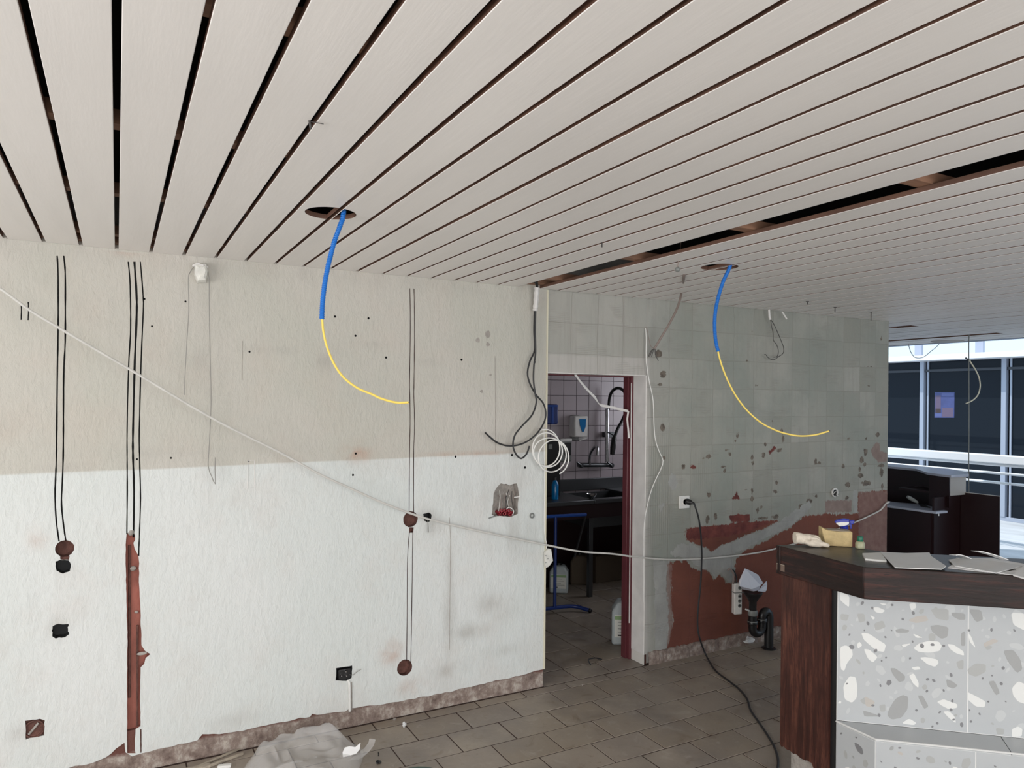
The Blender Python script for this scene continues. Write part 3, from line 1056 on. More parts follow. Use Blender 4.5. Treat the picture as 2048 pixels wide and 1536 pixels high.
sk = MB().box((XL, D + 0.006, 0.0), (DX0 - 0.002, D + 0.03, 0.20))
bl = struct('baseboard_back', sk, 'raw_mortar', 'raw mortar strip left where the skirting was torn off')

# ---- back wall, stripped part round the doorway
zR = zoomer(1280, 850, 3.938)
zS = zoomer(1280, 560, 3.938)
st = 0.011
gx = np.concatenate([np.linspace(DX0, DX1, 73), np.linspace(DX1, XW, 235)[1:]])
zs = np.concatenate([np.linspace(0.075, DZ, 171), np.linspace(DZ, H + 0.03, 48)[1:]])
NX, NZ = len(gx), len(zs)
jd = int(np.argmin(abs(zs - DZ)))
idx = lambda i, j: i * NZ + j
wr = MB()
noise_w = rng.normal(0, 0.0007, (NX, NZ))
verts = []
for i, x in enumerate(gx):
    for j, z in enumerate(zs):
        zz = z
        if j == 0:
            zz = z + random.uniform(-0.008, 0.008)
        verts.append((x, D + (noise_w[i, j] if 0 < j < NZ - 1 and x > DX1 + 0.01 else 0) + 0.004, zz))
faces = []
for i in range(NX - 1):
    for j in range(NZ - 1):
        if gx[i + 1] <= DX1 + 1e-6 and zs[j + 1] <= DZ + 1e-6:
            continue
        faces.append((idx(i, j), idx(i + 1, j), idx(i + 1, j + 1), idx(i, j + 1)))
wr.add(verts, faces)
wr.box((DX1, D + 0.03, 0.0), (XW, D + 0.20, 2.74), 1)
wr.box((DX0, D + 0.03, DZ), (DX1, D + 0.20, 2.74), 1)
wr.add([(XW, D + 0.004, 0), (XW, D + 0.03, 0), (XW, D + 0.03, H + 0.03), (XW, D + 0.004, H + 0.03)], [(0, 1, 2, 3)])
wr.add([(DX1, D + 0.004, 0), (DX1, D + 0.03, 0), (DX1, D + 0.03, DZ), (DX1, D + 0.004, DZ)], [(3, 2, 1, 0)], 1)
wr.add([(DX0, D + 0.004, DZ), (DX1, D + 0.004, DZ), (DX1, D + 0.03, DZ), (DX0, D + 0.03, DZ)], [(3, 2, 1, 0)], 1)
wall_door = struct('wall_doorway', wr, ['stripped_wall', 'room_wall'], 'stripped wall with traces of old tiles, red paint and grey filler', smooth=True)
me = wall_door.data
co = np.array([(p[0], p[2]) for p in wr.v])
nm = len(co)


def pol(z, pts):
    return on(z, pts)


polyB = pol(zR, [(225, 1095), (285, 1068), (380, 1066), (430, 1130), (530, 1135), (590, 1215), (625, 1165), (690, 1240), (745, 1245), (748, 1060), (800, 1012), (900, 957), (1000, 905), (1180, 812), (1280, 722), (1460, 697), (1718, 690), (1718, 525), (1960, 515), (1960, 2300), (200, 2300), (205, 1800), (225, 1700), (255, 1560), (245, 1300), (222, 1180)])
polyA = pol(zR, [(365, 815), (480, 800), (620, 790), (830, 765), (950, 755), (1050, 748), (1100, 757), (960, 830), (860, 865), (760, 910), (640, 950), (600, 995), (560, 1000), (520, 965), (450, 950), (400, 915), (365, 912)])
red = np.maximum(sd_poly(co, polyB), sd_poly(co, polyA))
setattr_f(me, 'red', red)
dr = np.maximum.reduce([sd_poly(co, pol(zR, q)) for q in (
    [(365, 815), (480, 800), (830, 765), (1050, 748), (1000, 790), (840, 850), (700, 880), (440, 905), (365, 905)],
    [(695, 715), (760, 702), (870, 700), (875, 760), (830, 768), (720, 772)],
    [(710, 590), (745, 560), (765, 515), (780, 550), (792, 588)],
    [(398, 310), (445, 312), (443, 350), (398, 346)],
    [(1000, 215), (1065, 165), (1080, 180), (1030, 232)])])
setattr_f(me, 'darkred', dr)
setattr_f(me, 'faded', np.maximum.reduce([sd_poly(co, pol(zR, q)) for q in (
    [(1460, 590), (1672, 590), (1672, 692), (1460, 695)], [(1722, 525), (1960, 515), (1960, 1000), (1722, 1000)],
    [(1820, 190), (1860, 130), (1890, 140), (1900, 200), (1950, 215), (1950, 295), (1880, 300), (1830, 245)],
    [(200, 1095), (260, 1090), (250, 1300), (265, 1560), (240, 1700), (215, 1780), (205, 1500)])]))
fil = np.maximum.reduce([sd_poly(co, pol(zR, q)) for q in (
    [(1330, 600), (1360, 640), (1290, 715), (1190, 800), (1000, 890), (900, 945), (820, 985), (760, 1010), (740, 1060), (735, 1240), (700, 1245), (640, 1170), (595, 1215), (560, 1160), (450, 1120), (390, 1060), (280, 1050), (240, 1000), (330, 930), (420, 935), (520, 980), (570, 1005), (620, 960), (740, 920), (860, 860), (960, 835), (1100, 760), (1200, 690), (1290, 625)],
    [(1680, 510), (1715, 510), (1715, 695), (1680, 695)], [(240, 370), (290, 390), (300, 470), (255, 520), (230, 450)],
    [(110, 1060), (230, 1060), (215, 1300), (235, 1600), (200, 1850), (120, 1900)], [(130, 640), (200, 615), (170, 680)])])
setattr_f(me, 'filler', fil)
chip = np.full(nm, -1.0)
for (x, y, rx, ry) in [(345, 328, 18, 20), (543, 248, 20, 22), (770, 85, 12, 25), (755, 120, 8, 14), (690, 195, 18, 10), (712, 230, 12, 20), (660, 330, 22, 13), (668, 362, 12, 16), (885, 255, 14, 24), (893, 298, 10, 20), (975, 235, 14, 25), (1105, 198, 22, 16), (990, 150, 9, 18), (1130, 115, 10, 40), (1120, 45, 12, 18), (1385, 290, 12, 28), (1410, 300, 14, 14), (1605, 325, 14, 20), (1640, 470, 22, 20), (1650, 110, 14, 9), (1785, 105, 8, 15), (1780, 215, 15, 35), (1750, 275, 18, 28), (1775, 312, 15, 18), (1735, 350, 12, 20), (1740, 400, 24, 18), (1785, 460, 42, 22), (1905, 375, 16, 35), (1905, 320, 30, 15), (1910, 485, 11, 30), (1875, 75, 16, 22), (885, 512, 10, 22), (885, 582, 16, 22), (930, 672, 12, 25), (957, 650, 9, 14), (1070, 525, 25, 15), (1080, 452, 9, 22), (600, 720, 14, 34), (535, 745, 14, 32), (545, 550, 18, 20), (1268, 650, 18, 28), (1335, 600, 28, 22), (960, 735, 55, 12), (1070, 725, 30, 18), (1635, 575, 18, 16), (835, 510, 10, 8), (180, 20, 20, 30), (190, 260, 14, 20), (1340, 610, 12, 14), (500, 262, 7, 7), (1390, 560, 10, 16), (1365, 555, 8, 8)]:
    px, py = zR(x, y)
    chip = chip_at(chip, co, px, py, rx / 3.938, ry / 3.938)
for (x, y, rx, ry) in [(848, 640, 13, 11), (920, 833, 11, 8), (185, 742, 26, 28), (160, 825, 18, 13), (150, 580, 26, 30), (967, 803, 6, 6), (1045, 1112, 7, 9), (1120, 1190, 12, 14), (1804, 836, 8, 8), (1820, 683, 34, 3), (1903, 455, 7, 18), (885, 408, 7, 9)]:
    px, py = zS(x, y)
    chip = chip_at(chip, co, px, py, rx / 3.938, ry / 3.938)
setattr_f(me, 'chip', chip)
# the strip directly over the doorway and beside it was never tiled and stayed paler
pal = np.maximum(np.clip((2.075 - co[:, 1]) * 60, 0, 1) * np.clip((3.16 - co[:, 0]) * 60, 0, 1), np.clip((2.44 - co[:, 0]) * 8, 0, 1) * 0.35)
pal = np.maximum(pal, 0.42 * np.clip((3.5 - co[:, 0]) * 2.5, 0, 1) * np.clip((co[:, 1] - 1.2) * 1.2, 0, 1))
pal = np.maximum(pal, np.clip((3.19 - co[:, 0]) * 30, 0, 1) * np.clip((1.95 - co[:, 1]) * 30, 0, 1) * 0.5)
cmb_ = np.clip((3.36 - co[:, 0]) * 25, 0, 1) * np.clip((co[:, 0] - 3.135) * 40, 0, 1) * np.clip((co[:, 1] - 0.75) * 6, 0, 1) * np.clip((1.62 - co[:, 1]) * 6, 0, 1)
cmb_ = np.maximum(cmb_, 0.8 * np.clip(1.4 - np.abs(co[:, 0] - 3.62) / 0.07, 0, 1) * np.clip(1.5 - np.abs(co[:, 1] - 1.30) / 0.12, 0, 1))
setattr_f(me, 'comb', np.clip(cmb_, 0, 1))
setattr_f(me, 'pale', np.clip(pal * 0.75, 0, 1))
sk = MB()
n = 120
xs = np.linspace(DX1 + 0.03, XW, n)
vs = []
for x in xs:
    top = 0.085 + random.uniform(-0.006, 0.006)
    vs += [(x, D - 0.012 + random.uniform(-0.004, 0.002), 0.0), (x, D - 0.008 + random.uniform(-0.003, 0.003), top), (x, D + 0.03, top + 0.004)]
sk.add(vs, [(3 * i + a, 3 * i + 3 + a, 3 * i + 4 + a, 3 * i + 1 + a) for i in range(n - 1) for a in (0, 1)])
struct('baseboard_doorway', sk, 'raw_mortar', 'rough mortar base strip below the red painted wall', smooth=False)
# ---- doorway lining
jm = MB()
jm.box((DX1 - 0.004, D + 0.006, 0.07), (DX1 + 0.03, D + 0.142, DZ))
jamb = struct('trim_1', jm, 'jamb_white', 'white painted door reveal', bevel=0.003)
obj('jamb_foot', MB().box((DX1 + 0.002, D + 0.02, 0.0), (DX1 + 0.03, D + 0.142, 0.07)), 'brick_dark', jamb)
obj('reveal_head', MB().box((DX0 + 0.002, D + 0.006, DZ - 0.004), (DX1 - 0.004, D + 0.142, DZ + 0.02)), 'jamb_white', jamb)
fr = MB()
fr.box((DX1 - 0.022, D + 0.142, 0.0), (DX1 + 0.03, D + 0.20, DZ))
door_frame = struct('door_1', fr, 'maroon_frame', 'maroon wooden door frame', bevel=0.004)
obj('frame_stop', MB().box((DX1 - 0.034, D + 0.165, 0.0), (DX1 - 0.022, D + 0.215, DZ - 0.01)), 'maroon_frame', door_frame, bevel=0.002)
obj('frame_head', MB().box((DX0 + 0.01, D + 0.142, DZ - 0.012), (DX1 - 0.022, D + 0.20, DZ)), 'maroon_frame', door_frame, bevel=0.003)
obj('frame_post', MB().box((DX0, D + 0.142, 0.0), (DX0 + 0.03, D + 0.20, DZ - 0.045)), 'maroon_frame', door_frame, bevel=0.003)
obj('frame_seal', MB().box((DX1 - 0.0245, D + 0.1405, 0.25), (DX1 - 0.018, D + 0.143, DZ - 0.05)), 'tape_white', door_frame)

# ---- kitchen shell
KY = 6.05
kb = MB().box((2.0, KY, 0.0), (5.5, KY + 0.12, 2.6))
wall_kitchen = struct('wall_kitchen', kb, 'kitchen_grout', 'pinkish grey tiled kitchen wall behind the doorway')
tm = None
hs = 0.0735
mb = MB()
b = 0.002
mb.add([(-hs, 0, -hs), (hs, 0, -hs), (hs, 0, hs), (-hs, 0, hs), (-hs + b, -0.004, -hs + b), (hs - b, -0.004, -hs + b), (hs - b, -0.004, hs - b), (-hs + b, -0.004, hs - b)],
       [(0, 1, 5, 4), (1, 2, 6, 5), (2, 3, 7, 6), (3, 0, 4, 7), (4, 5, 6, 7)])
tm = mb.mesh('wall_tile', False)
tm.materials.append(MATS['kitchen_tile'])
for i in range(-6, 7):
    for j in range(-8, 5):
        o = bpy.data.objects.new('wall_tile', tm)
        COL.objects.link(o)
        o.parent = wall_kitchen
        o.location = (3.86 + 0.15 * (i + 0.5), KY - 0.0005, 1.97 + 0.15 * (j + 0.5))
        o.rotation_euler = (random.uniform(-0.004, 0.004), 0, random.uniform(-0.004, 0.004))
struct('wall_kitchen_side', MB().box((XW - 0.15, D + 0.20, 0), (XW, YN, 2.74)), 'room_wall', 'partition between kitchen and lobby')
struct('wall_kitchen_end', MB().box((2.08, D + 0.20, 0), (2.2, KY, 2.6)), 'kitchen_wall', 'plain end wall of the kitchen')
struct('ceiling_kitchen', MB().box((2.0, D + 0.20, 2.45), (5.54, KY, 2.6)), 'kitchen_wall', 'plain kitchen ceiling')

# ---- the other sides of the room: shop windows behind the camera and at the end
wf = MB()
wf.box((XL, YB - 0.2, 0), (XR, YB, 0.35))
wf.box((XL, YB - 0.2, 2.32), (XR, YB, 2.9))
for x in (XL, 0.1, 3.0, 4.75):
    wf.box((x - 0.1 if x > XL else XL, YB - 0.2, 0.35), (x + 0.1, YB, 2.32))
wf.box((4.75, YB - 0.2, 0.35), (XR, YB, 2.32))
struct('wall_front', wf, 'room_wall', 'window wall on the street side')
ws = MB()
ws.box((XL - 0.2, YB, 0), (XL, D, 0.55))
ws.box((XL - 0.2, YB, 2.32), (XL, D, 2.9))
ws.box((XL - 0.2, YB, 0.55), (XL, -0.9, 2.32))
ws.box((XL - 0.2, 2.7, 0.55), (XL, D + 0.2, 2.32))
struct('wall_side', ws, 'room_wall', 'end wall with a window')
struct('wall_lobby', MB().box((XW, YN, 0), (XR, YN + 0.15, 2.9)), 'room_wall', 'end wall of the lobby')
struct('trim_2', MB().box((XR - 0.02, YB, H - 0.006), (XR + 0.10, YN, 2.9)), 'facade_metal', 'metal edge beam at the open front')

# ================================================================== OUTSIDE
struct('ground_outside', MB().box((XR + 0.1, -6, -0.12), (14.0, 16, -0.01)), 'pavement', 'sunlit pale paving between the buildings')
SX = 11.95
sb = thing('shop_building', 'glazed shop front across the passage with white lintel', 'building', (SX, 7.0, 0))
obj('back_wall', MB().box((SX + 1.6, 0, 0), (SX + 1.75, 14, 2.55)), 'facade_dark', sb)
obj('interior_floor', MB().box((SX + 0.1, 0, 0.0), (SX + 1.6, 14, 0.02)), 'facade_dark', sb)
obj('interior_ceiling', MB().box((SX + 0.1, 0, 2.5), (SX + 1.6, 14, 2.55)), 'facade_dark', sb)
obj('lintel', MB().box((SX - 0.345, 0, 2.475), (SX + 0.2, 14, 2.56)), 'facade_white', sb, bevel=0.004)
obj('sill', MB().box((SX - 0.02, 0, -0.01), (SX + 0.1, 14, 0.05)), 'facade_metal', sb, bevel=0.004)
ys = [0.9 + 1.305 * i for i in range(0, 10)]
ys = [6.20 + 1.29 * i for i in range(-4, 6)]
for i, y in enumerate(ys):
    ml = obj('mullion', MB().box((SX - 0.03, y - 0.035, 0.05), (SX + 0.05, y + 0.035, 2.475)), 'facade_metal', sb, bevel=0.003)
    obj('mullion_strip', MB().box((SX + 0.0, y - 0.10, 0.05), (SX + 0.05, y - 0.075, 2.475)), 'facade_metal', ml)
    if i < len(ys) - 1:
        obj('pane', MB().box((SX + 0.022, y + 0.035, 0.05), (SX + 0.03, ys[i + 1] - 0.10, 2.475)), 'shop_glass', sb)
obj('transom', MB().box((SX - 0.01, ys[0], 2.30), (SX + 0.04, ys[-1], 2.34)), 'facade_dark', sb)
obj('clerestory_post', MB().box((SX + 0.05, 5.0, 2.56), (SX + 0.1, 5.25, 3.2)), 'post_and_sheen_blue', sb)
for y in (6.55, 7.55, 8.6):
    obj('clerestory_post', MB().box((SX + 0.05, y, 2.56), (SX + 0.1, y + 0.12, 3.2)), 'post_and_sheen_blue', sb)
py = 7.14
po = thing('poster', 'blue and pink printed poster stuck to the shop window', 'poster', (SX + 0.018, py, 1.54))
zq = zoomer(1748, 640, 6.827)


def SP(x, y, off=0.0):
    return P(*zq(x, y), X=SX + 0.017 - off)


obj('sheet', MB().slab3([SP(830, 985), SP(1100, 985), SP(1095, 1335), SP(825, 1335)], (0.002, 0, 0)), 'poster_blue', po)
obj('photo_panel', MB().slab3([SP(838, 1030, 0.001), SP(912, 1030, 0.001), SP(912, 1210, 0.001), SP(838, 1210, 0.001)], (0.001, 0, 0)), 'poster_pink', po)
obj('photo_panel', MB().slab3([SP(838, 1210, 0.001), SP(912, 1210, 0.001), SP(912, 1270, 0.001), SP(838, 1270, 0.001)], (0.001, 0, 0)), 'poster_brown', po)
obj('footer', MB().slab3([SP(830, 1275, 0.001), SP(925, 1275, 0.001), SP(925, 1320, 0.001), SP(830, 1320, 0.001)], (0.001, 0, 0)), 'poster_white', po)
obj('heading', MB().slab3([SP(925, 1000, 0.001), SP(1090, 1000, 0.001), SP(1090, 1040, 0.001), SP(925, 1040, 0.001)], (0.001, 0, 0)), 'poster_white', po)
obj('text_block', MB().slab3([SP(930, 1200, 0.001), SP(1085, 1200, 0.001), SP(1080, 1325, 0.001), SP(930, 1325, 0.001)], (0.001, 0, 0)), 'poster_pink', po)
# railing in front of the passage
RX = 9.42
rl = thing('terrace_railing', 'white terrace railing with broad handrail and two thin bars', 'railing', (RX, 4.0, 0))
obj('handrail', MB().box((RX - 0.03, -3.0, 1.052), (RX + 0.09, 11.0, 1.156)), 'rail_white', rl, bevel=0.012)
obj('bar', MB().tube([(RX + 0.02, -3, 1.034), (RX + 0.02, 11, 1.034)], 0.016, 10), 'rail_white', rl)
for z in (0.935, 0.82):
    obj('bar', MB().tube([(RX, -3, z), (RX, 11, z)], 0.016, 10), 'rail_white', rl)
for y in (-2.0, 0.2, 2.4, 8.8):
    obj('post', MB().box((RX + 0.01, y, -0.01), (RX + 0.05, y + 0.04, 1.06)), 'rail_white', rl, bevel=0.003)

# ================================================================== LOBBY FURNITURE
zF = zoomer(1748, 860, 6.827)
rd = thing('reception_desk', 'dark maroon reception desk with raised top painted as a pale blue reflection and open door', 'desk', (6.95, 4.5, 0))
TZ = 1.12
top = [(7.37, 6.0), (7.37, 4.34), (7.20, 4.06), (6.97, 3.92), (6.71, 3.93), (6.77, 4.19), (7.04, 4.47), (7.06, 6.0)]
obj('raised_top', MB().prism(top, TZ - 0.022, TZ), 'post_and_sheen_blue', rd, bevel=0.002)
obj('back_body', MB().prism([(7.34, 5.98), (7.34, 4.36), (7.17, 4.12), (7.08, 4.30), (7.08, 5.98)], 0.0, TZ - 0.022), 'maroon_dark', rd)
obj('end_panel', MB().prism([(6.73, 3.95), (6.96, 3.94), (6.96, 3.965), (6.735, 3.975)], 0.93, TZ - 0.022), 'beige_panel', rd)
obj('end_panel', MB().prism([(6.715, 3.95), (6.735, 3.95), (6.80, 4.17), (6.78, 4.18)], 0.82, TZ - 0.022), 'maroon_dark', rd)
obj('work_shelf', MB().prism([(6.76, 6.0), (6.76, 4.50), (6.86, 4.26), (6.66, 3.93), (6.50, 3.94), (6.47, 4.40), (6.46, 6.0)], 0.78, 0.80), 'post_and_sheen_blue', rd, bevel=0.002)
obj('front_panel', MB().box((6.52, 4.0, 0.0), (6.54, 5.98, 0.78)), 'maroon_dark', rd)
obj('cabinet_side', MB().box((6.54, 3.98, 0.0), (6.94, 4.0, 0.92)), 'maroon_dark', rd)
obj('cabinet_top', MB().box((6.80, 3.98, 0.92), (7.08, 4.5, 0.94)), 'maroon_dark', rd)
a, b = (6.965, 4.05, 0), (6.975, 3.645, 0)
mfr, ln = frame(a, b)
dr_ = obj('door', MB().box((0, -0.018, 0.06), (ln, 0, 0.95)), 'maroon_dark', rd, bevel=0.002, matrix=mfr)
obj('edge_band', MB().box((0, -0.019, 0.948), (ln, 0.001, 0.953)), 'beige_panel', dr_, matrix=mfr)
obj('handle', MB().tube(catmull([(0.012, -0.018, 0.70), (0.012, -0.045, 0.71), (0.012, -0.045, 0.82), (0.012, -0.018, 0.83)], n=4), 0.005, 8), 'steel', dr_, matrix=mfr)
obj('leg', MB().tube([P(*zF(885, 1118), Y=3.96), P(*zF(885, 1172), Y=3.96)], 0.006, 8), 'steel', rd)
tl = thing('trowel', 'small trowel with grey handle lying on the desk shelf', 'tool', P(*zF(600, 1040), Z=0.80))
hA = P(*zF(455, 910), d=6.75)
hB = P(*zF(595, 990), d=6.75)
obj('handle', MB().tube([hA, hA.lerp(hB, 0.3), hA.lerp(hB, 0.7), hB], [0.014, 0.018, 0.016, 0.010], 10), 'grey_plastic', tl)
bl_ = [P(*zF(595, 1000), Z=0.803), P(*zF(640, 1050), Z=0.803), P(*zF(790, 1075), Z=0.803), P(*zF(690, 1020), Z=0.803)]
obj('shank', MB().tube([hB, P(*zF(608, 1035), Z=0.806)], 0.005, 8), 'steel', tl)
obj('blade', MB().slab3(bl_, (0, 0, 0.003)), 'steel', tl)

# ================================================================== BAR COUNTER
CT = 1.10
ang = math.radians(-41)
dv = Vector((math.cos(ang), math.sin(ang), 0))        # run of the angled front
nv = Vector((dv.y, -dv.x, 0))                         # outward (towards the camera side)
if nv.x > 0:
    nv = -nv
A = Vector((2.752, 2.43, 0))
B = Vector((2.716, 1.945, 0))
C = B + dv * 1.75
Eb = Vector((3.02, 2.33, 0))
Fb = Vector((3.085, 2.10, 0))
Gb = Fb + dv * 1.6
topo = thing('bar_worktop', 'thick dark stained wooden bar top with angled front', 'worktop', (2.95, 2.1, CT - 0.14))
obj('top_board', MB().prism([(p.x, p.y) for p in (A, B, C, Gb, Fb, Eb)], CT - 0.022, CT), 'wood_top', topo, bevel=0.003)


def fascia(p0, p1, z0, z1, th, matn, parent, name='fascia_board', bev=0.003, inset=0.002):
    mfr, ln = frame((p0.x, p0.y, 0), (p1.x, p1.y, 0))
    return obj(name, MB().box((0.0, -0 + inset, z0), (ln, th, z1)), matn, parent, bevel=bev, matrix=mfr)


# boards face outwards: local +Y points inwards
fascia(A, B, CT - 0.132, CT - 0.0006, 0.03, 'wood_along', topo, inset=-0.002)
fascia(B, C, CT - 0.132, CT - 0.0006, 0.03, 'wood_along', topo, inset=-0.002)
fascia(Eb, A, CT - 0.132, CT - 0.0006, 0.03, 'wood_along', topo, inset=-0.002)
fascia(Gb, Fb, CT - 0.132, CT - 0.0006, 0.03, 'wood_along', topo, inset=-0.002)
fascia(Fb, Eb, CT - 0.132, CT - 0.0006, 0.03, 'wood_along', topo, inset=-0.002)
mfr, ln = frame(A, B)
pl = obj('name_plate', MB().box((0.006, -0.003, CT - 0.115), (0.055, 0.002, CT - 0.083)), 'brass_plate', topo, matrix=mfr)
obj('plate_edge', MB().box((0.0065, -0.0036, CT - 0.0855), (0.0545, 0.0, CT - 0.0835)), 'bag_scrap_wood', pl, matrix=mfr)

bar = thing('bar_counter', 'bar counter clad in pale terrazzo tiles with dark wood end panel', 'counter', (2.9, 2.1, 0))
zT = zoomer(1540, 1180, 4.0315)
# end panel
pA, pB = Vector((2.775, 2.418, 0)), Vector((2.772, 2.150, 0))
mfr, ln = frame(pA, pB)
n = 24
low = [(ln * i / n, 0.150 + random.uniform(-0.012, 0.008) - (0.02 if i > n * .7 else 0)) for i in range(n + 1)]
vs, fs = [], []
poly = [(x, z) for x, z in low] + [(ln, CT - 0.132), (0, CT - 0.132)]
pm_ = MB().slab3([(x, 0.0, z) for x, z in poly], (0, 0.022, 0))
obj('end_panel', pm_, 'wood_upright', bar, matrix=mfr, smooth=False)
obj('base_block', MB().box((0.04, 0.03, 0.0), (ln + 0.10, 0.12, 0.20)), 'rubble', bar, matrix=mfr)
obj('dark_gap_post', MB().prism([(2.785, 2.150), (2.785, 2.112), (2.83, 2.10), (2.83, 2.15)], 0.0, CT - 0.132), 'black_plastic', bar)  # near-black post; the shadow of the gap is put into its colour
S = Vector((2.780, 2.116, 0))
LZ = 0.388
# carcass behind the cladding
Sb = S + nv * -0.015
car = [(S - nv * 0.02), (S - nv * 0.02 + dv * 1.6), (S - nv * 0.25 + dv * 1.6), (S - nv * 0.25 + dv * 0.15)]
obj('carcass', MB().prism([(p.x, p.y) for p in car], 0.0, CT - 0.132), 'black_plastic', bar)
mup, _ = frame(S, S + dv)
# direction check: local +Y must point away from the viewer side
inward = (mup.to_3x3() @ Vector((0, 1, 0))).dot(nv) < 0
sgn = 1 if inward else -1


def plane_pick(px, py, p0):
    r = ray(px, py)
    tt = (p0 - CAM).dot(nv) / r.dot(nv)
    return CAM + tt * r


upper = []
x0 = 0.0
for x1 in (0.5155, 1.1155, 1.6):
    tl_ = obj('terrazzo_tile', MB().box((x0 + 0.0016, 0, LZ + 0.002), (x1 - 0.0016, 0.012 * sgn, CT - 0.134)), 'terrazzo', bar, bevel=0.0015, matrix=mup)
    upper.append((x0, x1, tl_))
    x0 = x1
obj('joint', MB().box((0.0, 0.0003 * sgn, LZ), (1.6, 0.014 * sgn, CT - 0.134)), 'tile_joint', bar, matrix=mup)
# plinth with ledge: follows the kinked plan
K0 = S + Vector((-0.002, 0, 0))
K1 = Vector((2.774, 1.926, 0))
K2 = K1 + dv * 1.7
obj('plinth_core', MB().prism([(p.x, p.y) for p in (K0 + Vector((0.0008, 0.0, 0)), K1 + Vector((0.0008, 0.0004, 0)), K2 - nv * 0.0008, K2 - nv * 0.3, K0 - nv * 0.2 + dv * 0.1)], 0.0, LZ - 0.012), 'tile_joint', bar)
ledge = [K0, K1, K1 + dv * 0.72, S + dv * 0.86]
l1 = [K0, K1, K1 + dv * 0.50, S + dv * 0.64]
l2 = [K1 + dv * 0.503, K1 + dv * 1.1, S + dv * 1.24, S + dv * 0.643]
for q in (l1, l2):
    obj('ledge_tile', MB().prism([(p.x, p.y) for p in q], LZ - 0.012, LZ - 0.001), 'terrazzo', bar, bevel=0.001)
obj('ledge_trim', MB().tube([(K0.x, K0.y, LZ - 0.004), (K1.x, K1.y, LZ - 0.004), (K2.x, K2.y, LZ - 0.004)], 0.0042, 6), 'tile_joint', bar)
mk, lk = frame(K0, K1)
kt = obj('plinth_tile', MB().box((0.001, 0.0, 0.005), (lk - 0.0015, 0.012, LZ - 0.013)), 'terrazzo', bar, bevel=0.001, matrix=mk)
mk2, lk2 = frame(K1, K2)
pls = [(0.0015, 0.372), (0.376, 0.976), (0.98, 1.58)]
plt = []
for (a, b) in pls:
    plt.append(obj('plinth_tile', MB().box((a, 0.0, 0.005), (b, 0.012, LZ - 0.013)), 'terrazzo', bar, bevel=0.001, matrix=mk2))

# stone chips of the terrazzo
white = [[(560, 12), (640, 45), (638, 140), (600, 112), (565, 80)], [(830, 140), (870, 138), (930, 165), (900, 188), (850, 178)],
         [(735, 345), (800, 352), (870, 400), (935, 440), (920, 500), (860, 490), (800, 440), (755, 400)], [(755, 475), (800, 480), (870, 540), (830, 585), (790, 555)],
         [(565, 460), (610, 445), (660, 470), (668, 530), (620, 590), (600, 652), (570, 640)], [(1155, 470), (1200, 430), (1280, 410), (1360, 415), (1385, 450), (1370, 490), (1290, 505), (1200, 500)],
         [(1430, 435), (1480, 440), (1560, 495), (1565, 530), (1500, 510), (1450, 475)], [(1205, 545), (1260, 540), (1350, 560), (1360, 590), (1330, 620), (1270, 600)],
         [(1120, 690), (1160, 670), (1200, 750), (1195, 790), (1150, 750)], [(590, 770), (640, 695), (690, 700), (705, 780), (700, 870), (660, 910), (600, 880)],
         [(1345, 900), (1400, 880), (1450, 900), (1510, 920), (1510, 950), (1440, 960), (1380, 930)], [(1395, 980), (1440, 975), (1490, 1020), (1500, 1075), (1440, 1030)],
         [(1588, 820), (1650, 850), (1740, 900), (1730, 945), (1660, 940), (1592, 880)], [(1950, 790), (2000, 735), (2060, 760), (2060, 920), (2000, 900), (1960, 850)],
         [(1592, 340), (1620, 370), (1660, 470), (1612, 420)], [(1950, 1120), (2000, 1100), (2035, 1120), (2030, 1180), (1950, 1190)], [(1060, 1075), (1120, 1035), (1180, 1070), (1160, 1090)],
         [(700, 440), (720, 415), (745, 445), (710, 475)], [(1120, 112), (1170, 104), (1180, 140), (1140, 168)], [(805, 200), (850, 225), (830, 240)], [(1150, 350), (1235, 385), (1180, 385)], [(880, 105), (945, 112), (915, 125)], [(1060, 440), (1140, 430), (1075, 465)],
         [(1945, 180), (2060, 190), (2060, 330), (1960, 280)], [(560, 895), (575, 900), (572, 915), (545, 912)], [(1140, 625), (1200, 615), (1215, 640), (1160, 645)]]
grey = [[(1290, 290), (1350, 280), (1440, 300), (1430, 380), (1380, 395), (1310, 340)], [(1460, 180), (1574, 190), (1574, 240), (1520, 240), (1470, 210)],
        [(960, 960), (1010, 880), (1070, 845), (1115, 860), (1110, 960), (1060, 1030), (980, 1045), (945, 1010)], [(970, 630), (1010, 630), (1090, 690), (1085, 730), (1040, 745), (990, 680)],
        [(1420, 720), (1470, 735), (1515, 770), (1480, 795), (1430, 780)], [(1190, 850), (1230, 850), (1280, 940), (1240, 960)], [(1010, 320), (1060, 310), (1125, 325), (1110, 345), (1020, 345)],
        [(1880, 490), (1960, 480), (2020, 560), (2035, 640), (1990, 670), (1920, 580)], [(1600, 155), (1700, 160), (1720, 240), (1660, 260)], [(1760, 740), (1810, 730), (1855, 830), (1820, 850)],
        [(1540, 350), (1574, 330), (1574, 450), (1540, 450)], [(750, 970), (860, 1005), (890, 1020), (760, 1020)]]
mid = [[(1592, 640), (1660, 590), (1740, 600), (1740, 660), (1660, 700), (1602, 680)], [(840, 270), (910, 245), (935, 300), (850, 330)], [(1290, 150), (1440, 150), (1440, 250), (1340, 230)], [(700, 190), (760, 190), (770, 250), (720, 265)], [(1820, 1110), (1890, 1120), (1885, 1165), (1830, 1165)], [(570, 190), (640, 200), (620, 250), (570, 240)], [(1560, 560), (1500, 580), (1520, 640), (1560, 640)], [(880, 930), (930, 920), (930, 980), (890, 980)]]
